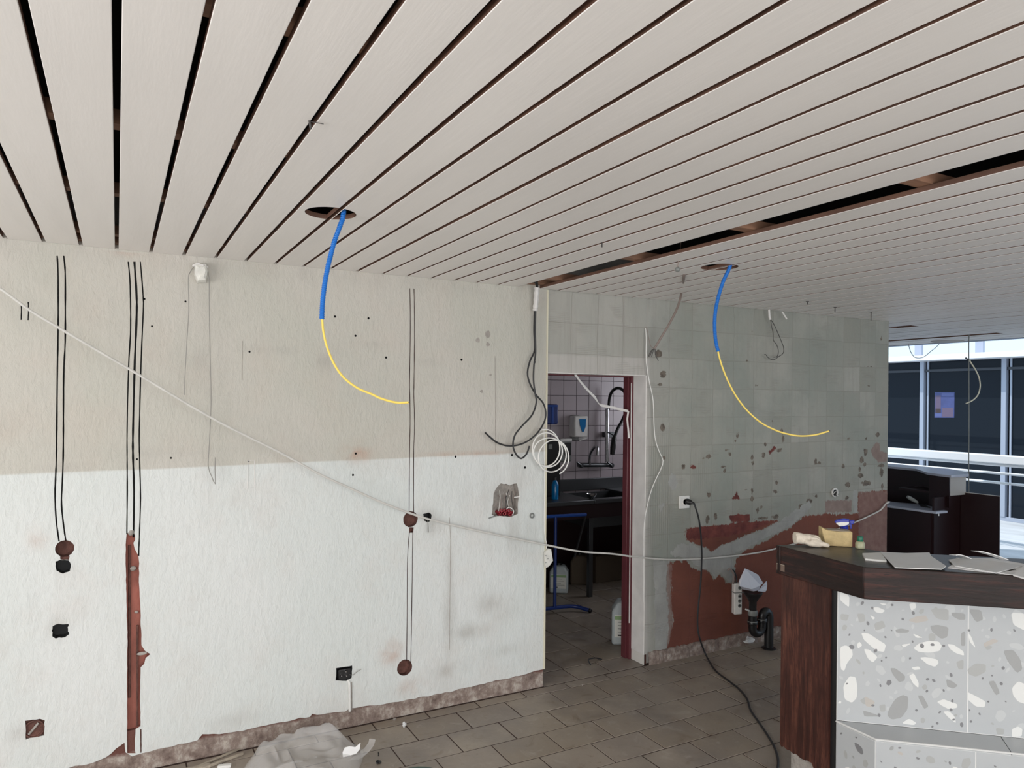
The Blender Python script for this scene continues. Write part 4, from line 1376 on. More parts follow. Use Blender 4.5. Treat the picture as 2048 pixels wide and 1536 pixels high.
dark = [(745, 105, 18), (790, 270, 18), (1155, 185, 18), (985, 120, 13), (825, 145, 14), (850, 490, 20), (1225, 450, 22), (1310, 440, 20), (930, 380, 10), (980, 325, 9), (1460, 685, 17), (1460, 965, 14), (1470, 895, 14), (1130, 550, 12), (890, 770, 14), (960, 745, 28), (1320, 730, 18), (1270, 720, 16), (1785, 320, 16), (1970, 325, 14), (1865, 755, 16), (1880, 630, 18), (1545, 1085, 20), (1480, 1045, 14), (1310, 1100, 12), (1350, 1075, 12), (1604, 325, 12), (880, 1010, 16), (830, 930, 14), (1150, 415, 12), (620, 755, 9), (1265, 815, 16), (1400, 810, 13), (660, 460, 26), (1400, 450, 14), (935, 545, 10), (1690, 1000, 12), (1760, 900, 10), (1610, 970, 11), (1070, 235, 14), (1370, 985, 14), (1715, 712, 10), (1790, 690, 9), (640, 360, 12), (760, 325, 8), (900, 570, 9), (1620, 1060, 12), (1900, 900, 9), (1180, 970, 12)]
pink = [[(760, 855), (850, 900), (820, 945), (770, 935)], [(1110, 245), (1180, 212), (1255, 205), (1280, 245), (1180, 268)], [(1720, 430), (1800, 392), (1850, 412), (1730, 462)]]


def smooth_poly(pts):
    """round the corners of a chip outline once"""
    out = []
    n = len(pts)
    for i in range(n):
        a, b = pts[i], pts[(i + 1) % n]
        out.append((a[0] * .85 + b[0] * .15, a[1] * .85 + b[1] * .15))
        out.append((a[0] * .15 + b[0] * .85, a[1] * .15 + b[1] * .85))
    return out


def bed_chips(mb, mtx, x0, x1, z0, z1, n, ysurf):
    """low contrast stones in the ground of the terrazzo"""
    placed = []
    for i in range(n * 8):
        if len(placed) >= n:
            break
        r = random.choice([0.008, 0.012, 0.016, 0.024, 0.034])
        x, z = random.uniform(x0 + r, x1 - r), random.uniform(z0 + r, z1 - r)
        if any((x - a) ** 2 + (z - b) ** 2 < (0.9 * (r + c)) ** 2 for a, b, c in placed):
            continue
        placed.append((x, z, r))
        k = random.randint(5, 7)
        ro, e = random.random() * 3, random.uniform(.4, .85)
        q = []
        for j in range(k):
            a = 2 * math.pi * j / k
            u_, v_ = r * math.cos(a) * random.uniform(.7, 1.05), r * e * math.sin(a) * random.uniform(.7, 1.05)
            q.append((x + u_ * math.cos(ro) - v_ * math.sin(ro), z + u_ * math.sin(ro) + v_ * math.cos(ro)))
        q = smooth_poly(q)
        mb.slab3([mtx @ Vector((a, ysurf, b)) for a, b in q], (mtx.to_3x3() @ Vector((0, 0.0008 * sgn, 0))), random.choice([4, 5, 5, 5]))


def chip_on(mb, poly_px, mi, p0, lift=0.0005):
    pts = [plane_pick(*zT(*q), p0) for q in smooth_poly(poly_px)]
    mb.slab3([p + nv * lift for p in pts], nv * (-0.0009), mi)


cm = ['terrazzo_white', 'terrazzo_grey', 'terrazzo_dark', 'terrazzo_pink', 'terrazzo_mid', 'terrazzo_pale']
for ti, (lo, hi) in enumerate(((0, 1582), (1582, 4000))):
    mb = MB()
    bed_chips(mb, mup, upper[ti][0] + 0.003, min(upper[ti][1], 1.0) - 0.003, LZ + 0.006, CT - 0.138, 55, -0.00015 * sgn)
    for lst, mi, lf in ((mid, 4, 0.0003), (pink, 3, 0.00035), (white, 0, 0.0005), (grey, 1, 0.0005)):
        for q in lst:
            cx = sum(p[0] for p in q) / len(q)
            if lo <= cx < hi:
                chip_on(mb, q, mi, S, lf)
    for (x, y, r) in dark:
        if lo <= x < hi:
            k = random.randint(5, 7)
            a0 = random.random() * 6
            e = random.uniform(0.55, 0.9)
            ro = random.random() * 3
            q = []
            for i in range(k):
                a = a0 + 2 * math.pi * i / k
                u_, v_ = r * math.cos(a) * random.uniform(.8, 1.15), r * e * math.sin(a)
                q.append((x + u_ * math.cos(ro) - v_ * math.sin(ro), y + u_ * math.sin(ro) + v_ * math.cos(ro)))
            chip_on(mb, q, 2, S, 0.0008)
    obj('stone_chips', mb, cm, upper[ti][2], smooth=False, kind='stuff')


def random_chips(mb, mtx, x0, x1, z0, z1, n, ysurf):
    placed = []
    for i in range(n * 6):
        if len(placed) >= n:
            break
        r = random.choice([0.006, 0.008, 0.012, 0.02, 0.03])
        x, z = random.uniform(x0 + r, x1 - r), random.uniform(z0 + r, z1 - r)
        if any((x - a) ** 2 + (z - b) ** 2 < (r + c) ** 2 for a, b, c in placed):
            continue
        placed.append((x, z, r))
        k = random.randint(5, 8)
        ro, e = random.random() * 3, random.uniform(.4, .8)
        q = []
        for j in range(k):
            a = 2 * math.pi * j / k
            u_, v_ = r * math.cos(a) * random.uniform(.8, 1.1), r * e * math.sin(a) * random.uniform(.8, 1.1)
            q.append((x + u_ * math.cos(ro) - v_ * math.sin(ro), z + u_ * math.sin(ro) + v_ * math.cos(ro)))
        q = smooth_poly(q)
        mi = random.choice([0, 0, 1, 2, 4, 4, 3]) if r > 0.01 else random.choice([2, 2, 1])
        mb.slab3([mtx @ Vector((a, ysurf, b)) for a, b in q], (mtx.to_3x3() @ Vector((0, 0.0008, 0))), mi)


for (o_, mt, a, b) in [(kt, mk, 0.002, lk - 0.002), (plt[0], mk2, 0.003, 0.371), (plt[1], mk2, 0.377, 0.975)]:
    mb = MB()
    random_chips(mb, mt, a, b, 0.01, LZ - 0.02, 45 if b - a > .3 else 22, -0.0005)
    obj('stone_chips', mb, cm, o_, smooth=False, kind='stuff')
mb = MB()
random_chips(mb, mup, 1.12, 1.59, LZ + .01, CT - 0.14, 50, -0.0005 * sgn)
obj('stone_chips', mb, cm, upper[2][2], smooth=False, kind='stuff')

# ================================================================== CABLES AND WALL FITTINGS
def cable(name, label, pts, r, m, step=0.02, n=8, cat='cable', group=None, straight=False):
    path = pts if straight else catmull(pts, step=step)
    o = obj(name, MB().tube(path, r, n), m)
    return tag(o, label, cat, group)


def conduit_drop(label, blue, yellow, d, r_c=0.0100, r_y=0.0043):
    pb = [P(*p, d=d) for p in blue]
    pb[0].z = H + 0.10
    py_ = [P(*p, d=d) for p in yellow]
    t_ = thing('conduit_drop', label, 'conduit', pb[1], 'lamp cable drops')
    path = catmull(pb, step=0.0016)
    mb = MB()
    rs = [r_c * (1.0 if (i // 2) % 2 else 0.80) for i in range(len(path))]
    mb.tube(path, rs, 12)
    obj('corrugated_conduit', mb, 'blue_plastic', t_, angle=80, label='blue corrugated conduit')
    yp = catmull(py_, step=0.012)
    c_ = obj('cable', MB().tube(yp, r_y, 8), 'yellow_cable', t_, label='yellow cable hanging out of the conduit')
    tip = yp[-1]
    dr = (yp[-1] - yp[-2]).normalized()
    obj('cable_end', MB().tube([tip, tip + dr * 0.006], r_y * 0.6, 6), 'dark_wire', c_)
    return t_


conduit_drop('blue conduit with yellow cable hanging before the plastered wall', [(690, 395)] + [zE(*p) for p in [(463, 180), (440, 260), (400, 370), (365, 500), (335, 640), (313, 800), (306, 945)]],
             [zE(*p) for p in [(307, 925), (318, 1040), (348, 1160), (400, 1280), (470, 1375), (570, 1450), (680, 1497)]] + [zG(*p) for p in [(435, 68), (540, 102), (620, 114), (700, 110)]], 2.69)
conduit_drop('blue conduit with yellow cable hanging before the stripped wall', [(1466, 512)] + [zS(*p) for p in [(712, -118), (660, 0), (628, 95), (600, 210), (588, 320), (591, 430), (603, 515), (617, 562)]],
             [zS(*p) for p in [(610, 545), (638, 655), (690, 790), (760, 920), (850, 1035), (955, 1125), (1060, 1180), (1150, 1210), (1260, 1228), (1380, 1220), (1488, 1190)]], 3.66)

# long white cable strung across the room
lp = [(-160, 470, .25), (0, 577, .22), (60, 622, .21), (130, 662, .20), (270, 746, .17), (425, 836, .15), (560, 906, .12), (640, 948, .11), (700, 975, .10), (760, 1003, .09), (820, 1027, .08), (880, 1044, .07), (1000, 1071, .05), (1085, 1088, .04), (1160, 1102, .04), (1225, 1108, .04), (1265, 1114, .03), (1340, 1119, .025), (1420, 1117, .025), (1500, 1108, .025), (1550, 1098, .025), (1620, 1078, .025), (1706, 1046, .025), (1740, 1031, .025), (1762, 1019, .022), (1772, 1006, .02)]
path = [W(x, y, o_) for x, y, o_ in lp]
path += [Vector((XW + 0.007, D - 0.012, path[-1].z + 0.004)), Vector((XW + 0.008, D + 0.10, path[-1].z + 0.008))]
for i, p in enumerate(path):
    if i > 1:
        p.z += random.uniform(-0.003, 0.003)
cable('white_cable', 'long white cable strung diagonally across the plastered wall and doorway', path, 0.0058, 'white_cable', 0.03)

# wrapped junction box with two wires
jb = thing('junction_box', 'white taped junction box just under the ceiling planks', 'junction box', W(400, 565))
bx = []
for (px, py, o_) in [(388, 530, .004), (412, 528, .004), (416, 545, .004), (410, 566, .004), (394, 566, .004), (387, 550, .004)]:
    bx.append(W(px, py, 0))
mb = MB()
n = len(bx)
rings = [(1.0, 0.0), (1.06, 0.025), (0.85, 0.05), (0.5, 0.058)]
cen = sum(bx, Vector()) / n
vs = []
for s, o_ in rings:
    for p in bx:
        q = cen + (p - cen) * s
        vs.append((q.x + random.uniform(-.003, .003), D - o_ + random.uniform(-.003, .003), q.z + random.uniform(-.003, .003)))
fs = [(i * n + j, i * n + (j + 1) % n, (i + 1) * n + (j + 1) % n, (i + 1) * n + j) for i in range(3) for j in range(n)] + [tuple(range(3 * n, 4 * n))]
mb.add(vs, fs)
obj('box_body', mb, 'box_white', jb, smooth=False)
obj('tape_wrap', MB().tube([W(386, 532, .03), W(395, 527, .05), (W(406, 531, .055)), W(415, 534, .03)], 0.006, 6), 'tape_white', jb)
obj('hanging_wire', MB().tube(catmull([W(390, 530, .03), W(380, 545, .04), W(376.5, 560, .05), W(377.5, 620, .05), W(374, 680, .05), W(370.5, 740, .05), W(368.5, 790, .05)], step=0.03), 0.0020, 6), 'thin_wire', jb)
obj('hanging_wire', MB().tube(catmull([W(414, 540, .03), W(418, 556, .05), W(418.5, 620, .05), W(420, 700, .05), W(422, 800, .05), W(419, 880, .05), W(416.5, 932, .05), W(423, 952, .05), W(430.5, 968, .045), W(430, 940, .04), W(430.5, 915, .035)], step=0.02), 0.0020, 6), 'thin_wire', jb)

# black cables and coil at the door corner
b1 = [W(1067, 546, .16), W(1070, 562, .10), W(1073, 577, .05)]
b1[0].z = H + 0.03
tail = [W(1069.5, 610, .035), W(1068, 660, .03), W(1069, 700, .03), W(1060, 722, .035), W(1055, 745, .04), W(1059, 765, .04), W(1071, 788, .04), W(1086, 806, .04), W(1091.5, 825, .04), W(1088, 845, .045), W(1072, 869, .05), W(1048, 886, .05), W(1020, 892, .05), W(996, 886, .05), W(981, 875, .05), W(970, 865, .05)]
cable('black_cable', 'black cable dropping at the door corner, end curving towards the plaster', b1 + tail, 0.0052, 'black_rubber', 0.015, group=None)
b2 = [W(1073, 546, .165), W(1074, 562, .11), W(1075, 577, .06)]
b2[0].z = H + 0.03
tail = [W(1071.5, 612, .045), W(1070.5, 660, .042), W(1071, 705, .042), W(1068, 730, .045), W(1067, 760, .05), W(1070, 785, .055), W(1072.5, 805, .055), W(1064, 830, .06), W(1045, 851, .06), W(1030, 870, .06), W(1026, 890, .06), W(1031, 907, .06), W(1042, 917, .06), W(1053, 908, .06), W(1059, 892, .06)]
cable('black_cable', 'black cable dropping at the door corner, end hooked upwards', b2 + tail, 0.0052, 'black_rubber', 0.015)
tp = tag(obj('tape_wrap', MB().tube(catmull([W(1074, 574, .055), W(1073, 590, .045), W(1071, 612, .04), W(1070, 622, .038)], n=5), [0.016 + 0.002 * math.sin(i * 2) for i in range(16)], 8), 'tape_white'), 'white tape bundling the black cables at the wall top', 'tape')
ring = []
spec = [(1091, 894, 27.5, 36, .045), (1093.5, 899, 28.5, 34.5, .05), (1098.5, 905, 31, 29.5, .055), (1108, 915, 29.5, 35, .06)]
for k, (cx, cy, rx, ry, o_) in enumerate(spec):
    nxt = spec[min(k + 1, 3)]
    m_ = 26 if k < 3 else 15
    for i in range(m_):
        f = i / 26
        a = -2.2 + 2 * math.pi * i / 26
        c2 = [cx + (nxt[0] - cx) * f, cy + (nxt[1] - cy) * f, rx + (nxt[2] - rx) * f, ry + (nxt[3] - ry) * f, o_ + (nxt[4] - o_) * f]
        ring.append(W(c2[0] + c2[2] * math.cos(a), c2[1] + c2[3] * math.sin(a), c2[4]))
cable('cable_coil', 'white cable coiled in loops at the door corner', ring, 0.0042, 'white_cable_clean', 0.02)
ts = thing('socket_pendant', 'small grey white connector on a thin wire hanging at the door edge', 'connector', W(1095, 1135, 0.02))
obj('wire', MB().tube(catmull([W(1088, 860, .03), W(1089, 950, .022), W(1088.5, 1040, .02), W(1089, 1066, .02), W(1092.5, 1084, .02), W(1093, 1098, .02)], step=0.03), 0.0022, 6), 'white_cable_clean', ts)
zK2 = zoomer(1040, 930, 6.4)
bp = [W(*zK2(*p), 0.005) for p in [(345, 1065), (378, 1068), (402, 1220), (350, 1290), (310, 1310), (300, 1120)]]
obj('connector_body', MB().slab3(bp, (0, -0.022, 0)), 'box_white', ts, bevel=0.003)
for (x, y) in [(330, 1160), (355, 1200), (330, 1250)]:
    p = W(*zK2(x, y), 0.0275)
    obj('terminal', MB().lathe([(0.003, 0), (0.003, 0.003)], p, (0, -1, 0), 8), 'grey_plastic', ts)

# thin white cable beside the doorway
cable('thin_white_cable', 'thin white cable looping down the stripped wall beside the door reveal', [W(1291, 656, .006), W(1292.5, 680, .02), W(1292.5, 720, .02), W(1298, 760, .02), W(1306, 800, .02), W(1308, 850, .02), W(1311, 880, .02), W(1318, 902, .02), W(1326, 921, .02), W(1322, 937, .02), W(1312, 958, .02), W(1303, 980, .02), W(1296, 1005, .02), W(1290, 1035, .02), W(1287.5, 1065, .02), W(1287, 1110, .02), W(1287, 1160, .018), W(1286.5, 1205, .015)], 0.0030, 'white_cable_clean', 0.02)
# grey cable with frayed ends from the ceiling
gc = thing('frayed_cable', 'grey cable hanging from the ceiling with frayed wire ends', 'cable', W(1308, 697, .05))
g0 = P(1368, 550, Z=H - 0.001)
pts = [g0 + Vector((0, 0, 0.06)), g0, P(1364, 580, d=4.55), P(1356, 612, d=4.7), P(1340, 645, d=4.78), P(1324, 672, d=4.82), P(1309, 697, d=4.85)]
obj('sheath', MB().tube(catmull(pts, step=0.02), 0.0078, 8), 'grey_cable', gc)
zH = zoomer(1040, 540, 5.689)
e0 = P(1309, 697, d=4.85)
for q in ([(1500, 910), (1475, 950), (1465, 985)], [(1505, 915), (1490, 950), (1478, 985)], [(1520, 910), (1505, 960), (1498, 990)], [(1535, 905), (1538, 960), (1560, 1005), (1575, 1035)], [(1538, 900), (1545, 990), (1560, 1000)]):
    obj('wire_end', MB().tube([e0] + [P(*zH(*p), d=4.85) for p in q], 0.0026, 6), 'dark_wire', gc)
obj('thin_lead', MB().tube(catmull([W(1291, 655, .004), P(*zH(1450, 690), d=4.86), P(*zH(1468, 790), d=4.86), P(*zH(1492, 870), d=4.86), e0], n=5), 0.0024, 6), 'grey_cable', gc)
# pull cord with bead out of the missing board
c0 = P(1362, 487, Z=H)
pc = thing('pull_cord', 'thin cord with a small bead hanging from the gap of the missing board', 'cord', P(1355, 538, d=3.55))
obj('cord', MB().tube([c0 + Vector((0, 0, 0.05)), P(1361, 500, d=3.55), P(1357, 520, d=3.55), P(1355, 536, d=3.55)], 0.0022, 6), 'grey_cable', pc)
obj('bead', MB().ball(P(1355, 539, d=3.55), 0.013, 7), 'grey_plastic', pc)
# twisted pair
tw = thing('twisted_wires', 'two dark thin wires curling down from a white tape at the ceiling edge', 'wire', W(1540, 640, .05))
obj('tape_wrap', MB().tube([W(*zS(1016, 232), .05), W(*zS(1020, 290), .05), W(*zS(1026, 312), .05)], 0.008, 8), 'tape_white', tw)
obj('wire', MB().tube(catmull([W(*zS(*p), .05) for p in [(1028, 312), (1036, 360), (1048, 420), (1052, 475), (1078, 515), (1090, 560), (1082, 600), (1055, 608)]], n=6), 0.0027, 6), 'dark_wire', tw)
obj('wire', MB().tube(catmull([W(*zS(*p), .05) for p in [(1030, 312), (1055, 350), (1085, 415), (1112, 480), (1130, 530), (1128, 575), (1090, 605), (1050, 628), (1010, 612), (992, 588), (980, 588)]], n=6), 0.0027, 6), 'dark_wire', tw)
tag(obj('wall_plug', MB().tube([W(*zS(1120, 250), .06), W(*zS(1156, 308), .07)], 0.006, 8), 'tape_white'), 'white plug sticking out beside the two curling wires', 'wall plug')
# hooks and pins left in the ceiling
for i, (x, y, l_, lab) in enumerate([(1319, 168, 20, 'small dark pin in the ceiling, nearest the blue conduit at the stripped wall'), (1536, 215, 32, 'dark ceiling pin with a stub, between two shorter pins'), (1820, 250, 60, 'longest dark ceiling pin near the end of the stripped wall')]):
    p = P(*zS(x, y), Z=H)
    hk = thing('ceiling_pin', lab, 'pin', p, 'ceiling pins')
    obj('stem', MB().tube([p + Vector((0, 0, 0.03)), p + Vector((0, 0, -l_ * 0.0011))], 0.0035, 6), 'dark_wire', hk)
    obj('head', MB().lathe([(0.010, 0), (0.010, 0.006)], p + Vector((0, 0, -0.004)), (0, 0, 1), 10), 'dark_wire', hk)
p = P(621, 243, Z=H)
hk = thing('ceiling_pin', 'dark splinter poking from a plank gap above the camera', 'pin', p, 'ceiling pins')
obj('stem', MB().tube([p + Vector((-.006, 0, 0.02)), p + Vector((0, -0.004, -0.02))], 0.003, 6), 'dark_wire', hk)
obj('thread', MB().tube([p, p + Vector((0.03, -0.01, -0.004))], 0.001, 5), 'dark_wire', hk)
# clips in the gap beside the plaster
p = P(1204, 488, Z=H)
hk = thing('ceiling_pin', 'short dark nail under the planks before the missing board', 'pin', p, 'ceiling pins')
obj('stem', MB().tube([p + Vector((0, 0, .02)), p + Vector((0, 0, -0.014))], 0.003, 6), 'dark_wire', hk)

# cables in the lobby: drop line and curved cable
q0 = P(1938, 672, Z=H)
dl = thing('cable_drop', 'thin cable dropping from the open ceiling slot to the desk', 'cable', (q0.x, q0.y, 0.9))
zb = P(1937, 985, X=q0.x).z
obj('line', MB().tube(catmull([q0 + Vector((0, 0, 0.15)), q0, P(1937.5, 700, d=(q0 - CAM).dot(FW)), P(1938, 820, d=(q0 - CAM).dot(FW)), P(1937.5, 920, d=(q0 - CAM).dot(FW)), P(1937.5, 985, d=(q0 - CAM).dot(FW))], n=6), 0.0055, 6), 'grey_plastic', dl)
dq = (q0 - CAM).dot(FW)
obj('side_branch', MB().tube(catmull([P(*zq(*p), d=dq) for p in [(1300, 540), (1335, 600), (1380, 670), (1425, 760), (1447, 850), (1447, 930), (1420, 1020), (1370, 1080), (1310, 1118), (1255, 1140)]], n=6), 0.006, 7), 'cream_cable', dl)
obj('clip', MB().tube([P(*zq(1250, 515), d=dq), P(*zq(1290, 545), d=dq)], 0.008, 6), 'dark_wire', dl)
w0 = P(*zq(470, 330), Z=H)
dw = (w0 - CAM).dot(FW)
cable('slack_wire', 'thin wire sagging in a loop below the lobby ceiling edge', [w0 + Vector((0, 0, 0.01))] + [P(*zq(*p), d=dw) for p in [(485, 390), (515, 460), (555, 508), (620, 520), (690, 498), (780, 425), (850, 370), (893, 322)]] + [P(*zq(900, 312), d=dw)], 0.004, 'thin_wire', 0.02)
p = P(*zq(1000, 285), Z=H)
rp = thing('ceiling_plate', 'round pale cover plate on the lobby ceiling', 'plate', p)
obj('disc', MB().lathe([(0.16, 0.0), (0.16, -0.006), (0.14, -0.012)], p, (0, 0, 1), 28), 'beige_panel', rp)

# sockets on the stripped wall
so = thing('wall_socket', 'white wall socket with black plug on the stripped wall', 'socket', W(1367, 1016))
a, b = W(1357.5, 992), W(1377, 1016)
obj('frame_plate', MB().box((a.x, D - 0.012, b.z), (b.x, D + 0.004, a.z)), 'white_plastic', so, bevel=0.004)
c = W(1368, 1003)
obj('insert', MB().lathe([(0.024, 0.0), (0.024, 0.004), (0.020, 0.004), (0.019, -0.004)], (c.x, D - 0.012, c.z), (0, -1, 0), 20), 'white_plastic', so)
pg = thing('extension_lead', 'black extension lead plugged in the wall and trailing over the floor', 'cable', W(1371, 1000, .02))
obj('plug', MB().lathe([(0.019, 0.0), (0.021, 0.012), (0.019, 0.03), (0.009, 0.045), (0.007, 0.06)], (c.x + 0.006, D - 0.016, c.z + 0.004), (0.45, -0.85, -0.2), 14), 'black_plastic', pg)
pp = [Vector((c.x + 0.03, D - 0.068, c.z - 0.006)), W(1391, 1015, .08), W(1398, 1040, .08), W(1402.5, 1080, .07), W(1403.5, 1120, .06), W(1401, 1170, .06), W(1397, 1210, .07), W(1395, 1245, .08), W(1399, 1275, .10)]
fp = [(1412, 1310), (1430, 1340), (1455, 1360), (1478, 1378), (1494, 1398), (1501, 1420), (1518, 1445), (1538, 1475), (1551, 1500), (1556, 1530), (1545, 1580)]
pp += [P(x, y, Z=0.03 if i == 0 else 0.0065) for i, (x, y) in enumerate(fp)]
obj('lead', MB().tube(catmull(pp, step=0.015), 0.0058, 8), 'black_rubber', pg)
s2 = thing('open_socket', 'open wall box with loose wires near the end of the stripped wall', 'socket', W(1667, 985))
c = W(1668, 985)
obj('ring', MB().lathe([(0.034, 0.0), (0.036, 0.012), (0.028, 0.014), (0.024, 0.004)], (c.x, D, c.z), (0, -1, 0), 18), 'white_plastic', s2)
obj('cavity', MB().lathe([(0.024, 0.0), (0.024, 0.006)], (c.x, D, c.z), (0, -1, 0), 14), 'hole_dark', s2)
for k in range(4):
    a = random.random() * 6
    obj('loose_wire', MB().tube(catmull([(c.x + .008 * math.cos(a), D - .004, c.z + .008 * math.sin(a)), (c.x + .02 * math.cos(a), D - .03, c.z + .02 * math.sin(a)), (c.x + .035 * math.cos(a + .8), D - .02, c.z + .03 * math.sin(a + .8))], n=5), 0.002, 6), ['dark_wire', 'white_cable_clean'][k % 2], s2)
# insides of the hacked openings
c = W(1012, 1020)
pw_ = thing('panel_wiring', 'tangle of wires and red conduits in the hacked wall opening', 'wiring', W(1010, 1030, -.03))
for q in [(1505, 1090), (1530, 1075), (1555, 1085), (1580, 1070), (1605, 1090), (1520, 1105), (1560, 1108), (1595, 1108)]:
    p = W(*zG(*q), -0.02)
    obj('red_conduit', MB().lathe([(0.010, 0), (0.010, 0.05), (0.007, 0.05), (0.007, 0.02)], (p.x, D + 0.062, p.z), (random.uniform(-.2, .2), -1, random.uniform(-.2, .2)), 10), 'conduit_red', pw_)
for k in range(9):
    x0 = random.uniform(1490, 1650)
    x1 = x0 + random.uniform(-40, 40)
    pts = [W(*zG(x0, 1080), -.02), W(*zG((x0 + x1) / 2 + random.uniform(-20, 20), random.uniform(960, 1020)), random.uniform(-.03, 0.0)), W(*zG(min(1665, max(1470, x1)), random.uniform(880, 950)), -.03)]
    obj('loose_wire', MB().tube(catmull(pts, n=6), 0.0022, 6), ['white_cable', 'grey_cable', 'dark_wire'][k % 3], pw_)
obj('loose_wire', MB().tube(catmull([W(*zG(1570, 1060), -.01), W(*zG(1600, 1045), .01), W(*zG(1635, 1075), .01), W(*zG(1625, 1115), 0.0)], n=6), 0.0025, 6), 'white_cable_clean', pw_)
obj('wire_stub', MB().tube([W(*zG(1640, 955), .005), W(*zG(1690, 950), .012)], 0.003, 6), 'white_cable_clean', pw_)
obj('wire_stub', MB().tube([W(*zG(1415, 1142), .008), W(*zG(1485, 1118), .004)], 0.0035, 6), 'grey_plastic', pw_)
# wire stub by the small square socket hole, and the switch remains low on the plaster
cable('wire_stub', 'short wire hanging out of the small square hole beside the round box hole', [W(*zG(868, 1150), -.03), W(*zG(872, 1180), .012), W(*zG(876, 1225), .012), W(*zG(877, 1268), .008)], 0.0022, 'thin_wire', 0.01)
sw = thing('old_socket', 'broken black socket insert with bent wire low on the plaster', 'socket', W(690, 1355))
c0_, c1_ = W(*zD(600, 475), -.02), W(*zD(690, 540), -.02)
obj('insert', MB().box((c0_.x, D + 0.012, c1_.z), (c1_.x, D + 0.03, c0_.z)), 'black_plastic', sw, bevel=0.004)
for q in ((625, 520), (655, 490), (660, 520)):
    p = W(*zD(*q), 0)
    obj('screw', MB().lathe([(0.006, 0), (0.006, 0.012), (0.003, 0.016)], (p.x, D + 0.014, p.z), (0, -1, 0), 10), 'steel', sw)
obj('bent_wire', MB().tube([W(*zD(680, 510), -.01), W(*zD(705, 512), .01), W(*zD(730, 490), .015), W(*zD(760, 472), .015)], 0.0017, 6), 'thin_wire', sw)
ct = thing('surface_conduit', 'thin pale conduit running down from the broken socket', 'conduit', W(699, 1420))
obj('tube', MB().tube(catmull([W(*zD(668, 545), -.004), W(*zD(678, 575), .006), W(*zD(680, 650), .006), W(*zD(681, 758), .006)], n=5), 0.0068, 8), 'white_plastic', ct)
obj('groove', MB().tube([W(*zD(692, 560), .0), W(*zD(694, 750), .0)], 0.004, 6), 'rubble', ct)
obj('foot_clip', MB().ball(W(*zD(681, 755), .006), 0.009, 6, sq=(1, .6, 1.2)), 'rubble', ct)
p = W(1063.5, 1031, 0)
tag(obj('cable_ring', MB().tube([(p.x + 0.013 * math.cos(a * .4), D - 0.004, p.z + 0.013 * math.sin(a * .4)) for a in range(17)], 0.0045, 6), 'grey_plastic'), 'small grey ring anchor beside the hacked wall opening', 'ring')
# round old box (bottom corner) insert
c = W(68, 1459)
ob = thing('flush_box', 'old round flush box with brown inside low on the plaster', 'socket box', (c.x, D, c.z))
obj('ring', MB().lathe([(0.040, 0), (0.040, 0.010), (0.034, 0.010), (0.034, 0.003)], (c.x, D + 0.013, c.z), (0, -1, 0), 20), 'brick_dark', ob)
obj('strap', MB().tube([(c.x - .02, D + .006, c.z - .02), (c.x, D + .002, c.z + .005), (c.x + .016, D + .006, c.z + .024)], 0.005, 6), 'rubble', ob)

# power strip hanging on the red wall
pst = thing('power_strip', 'white power strip hanging upright on the red painted wall', 'power strip', W(1467, 1225, .03))
c = W(1467, 1195, .0)
zt, zb_ = W(1467, 1164).z, W(1467, 1225).z
mst = Matrix.Translation((c.x, D - 0.034, 0)) @ Matrix.Rotation(math.radians(-18), 4, 'Z')
obj('housing', MB().box((-0.030, -0.020, zb_), (0.030, 0.026, zt)), 'white_plastic', pst, bevel=0.006, matrix=mst)
obj('band', MB().box((-0.031, -0.021, zt - 0.068), (0.031, 0.027, zt - 0.062)), 'grey_plastic', pst, matrix=mst)
for k in range(4):
    z = zt - 0.09 - 0.034 * k if k < 3 else zt - 0.03
    p = mst @ Vector((0.010, -0.0205, z))
    d_ = mst.to_3x3() @ Vector((0, -1, 0))
    sk_ = obj('outlet', MB().lathe([(0.0135, 0.0), (0.0135, 0.0015), (0.011, 0.0015), (0.010, -0.001)], p, d_, 14), 'grey_plastic', pst)
    obj('outlet_pins', MB().lathe([(0.0055, 0.0012), (0.0055, 0.0022)], p, d_, 8), 'hole_dark', sk_)
obj('lead', MB().tube(catmull([W(1466, 1168, .03), W(1467, 1150, .025), W(1461, 1138, .02), W(1455, 1141, .012)], n=6), 0.0065, 8), 'grey_cable', pst)
obj('lead', MB().tube(catmull([W(1472, 1168, .03), W(1473, 1155, .03), W(1468, 1142, .022), W(1462, 1139, .012)], n=6), 0.005, 8), 'black_rubber', pst)

# drain trap with paper stuffed in the funnel
zP = zoomer(1280, 1080, 4.876)
YP = D - 0.14


def PP(x, y, o_=0.0):
    return P(*zP(x, y), Y=YP - o_)


si = thing('drain_trap', 'black plastic sink trap standing on the floor by the red wall', 'pipe', (PP(1255, 1035).x, YP, 0))
ax = PP(1100, 600)
zof = lambda y: PP(1100, y).z
obj('funnel', MB().lathe([(0.066, zof(505)), (0.066, zof(520)), (0.045, zof(560)), (0.027, zof(600)), (0.025, zof(690))], (ax.x, YP, 0), (0, 0, 1), 22), 'black_plastic', si)
obj('collar', MB().lathe([(0.031, zof(735)), (0.033, zof(728)), (0.033, zof(690)), (0.030, zof(682))], (ax.x, YP, 0), (0, 0, 1), 22), 'grey_plastic', si)
x2, x3 = PP(1190, 800).x, PP(1257, 800).x
zz = lambda y: PP(1190, y).z
ub = [(ax.x, YP, zof(735)), (ax.x, YP, zof(850))]
rU = (x2 - ax.x) / 2
for i in range(1, 12):
    a = math.pi + math.pi * i / 12
    ub.append((ax.x + rU + rU * math.cos(a), YP, zof(860) + rU * 0.9 * math.sin(a)))
ub += [(x2, YP, zz(850)), (x2, YP, zz(790))]
obj('u_bend', MB().tube(ub, 0.029, 14), 'black_plastic', si)
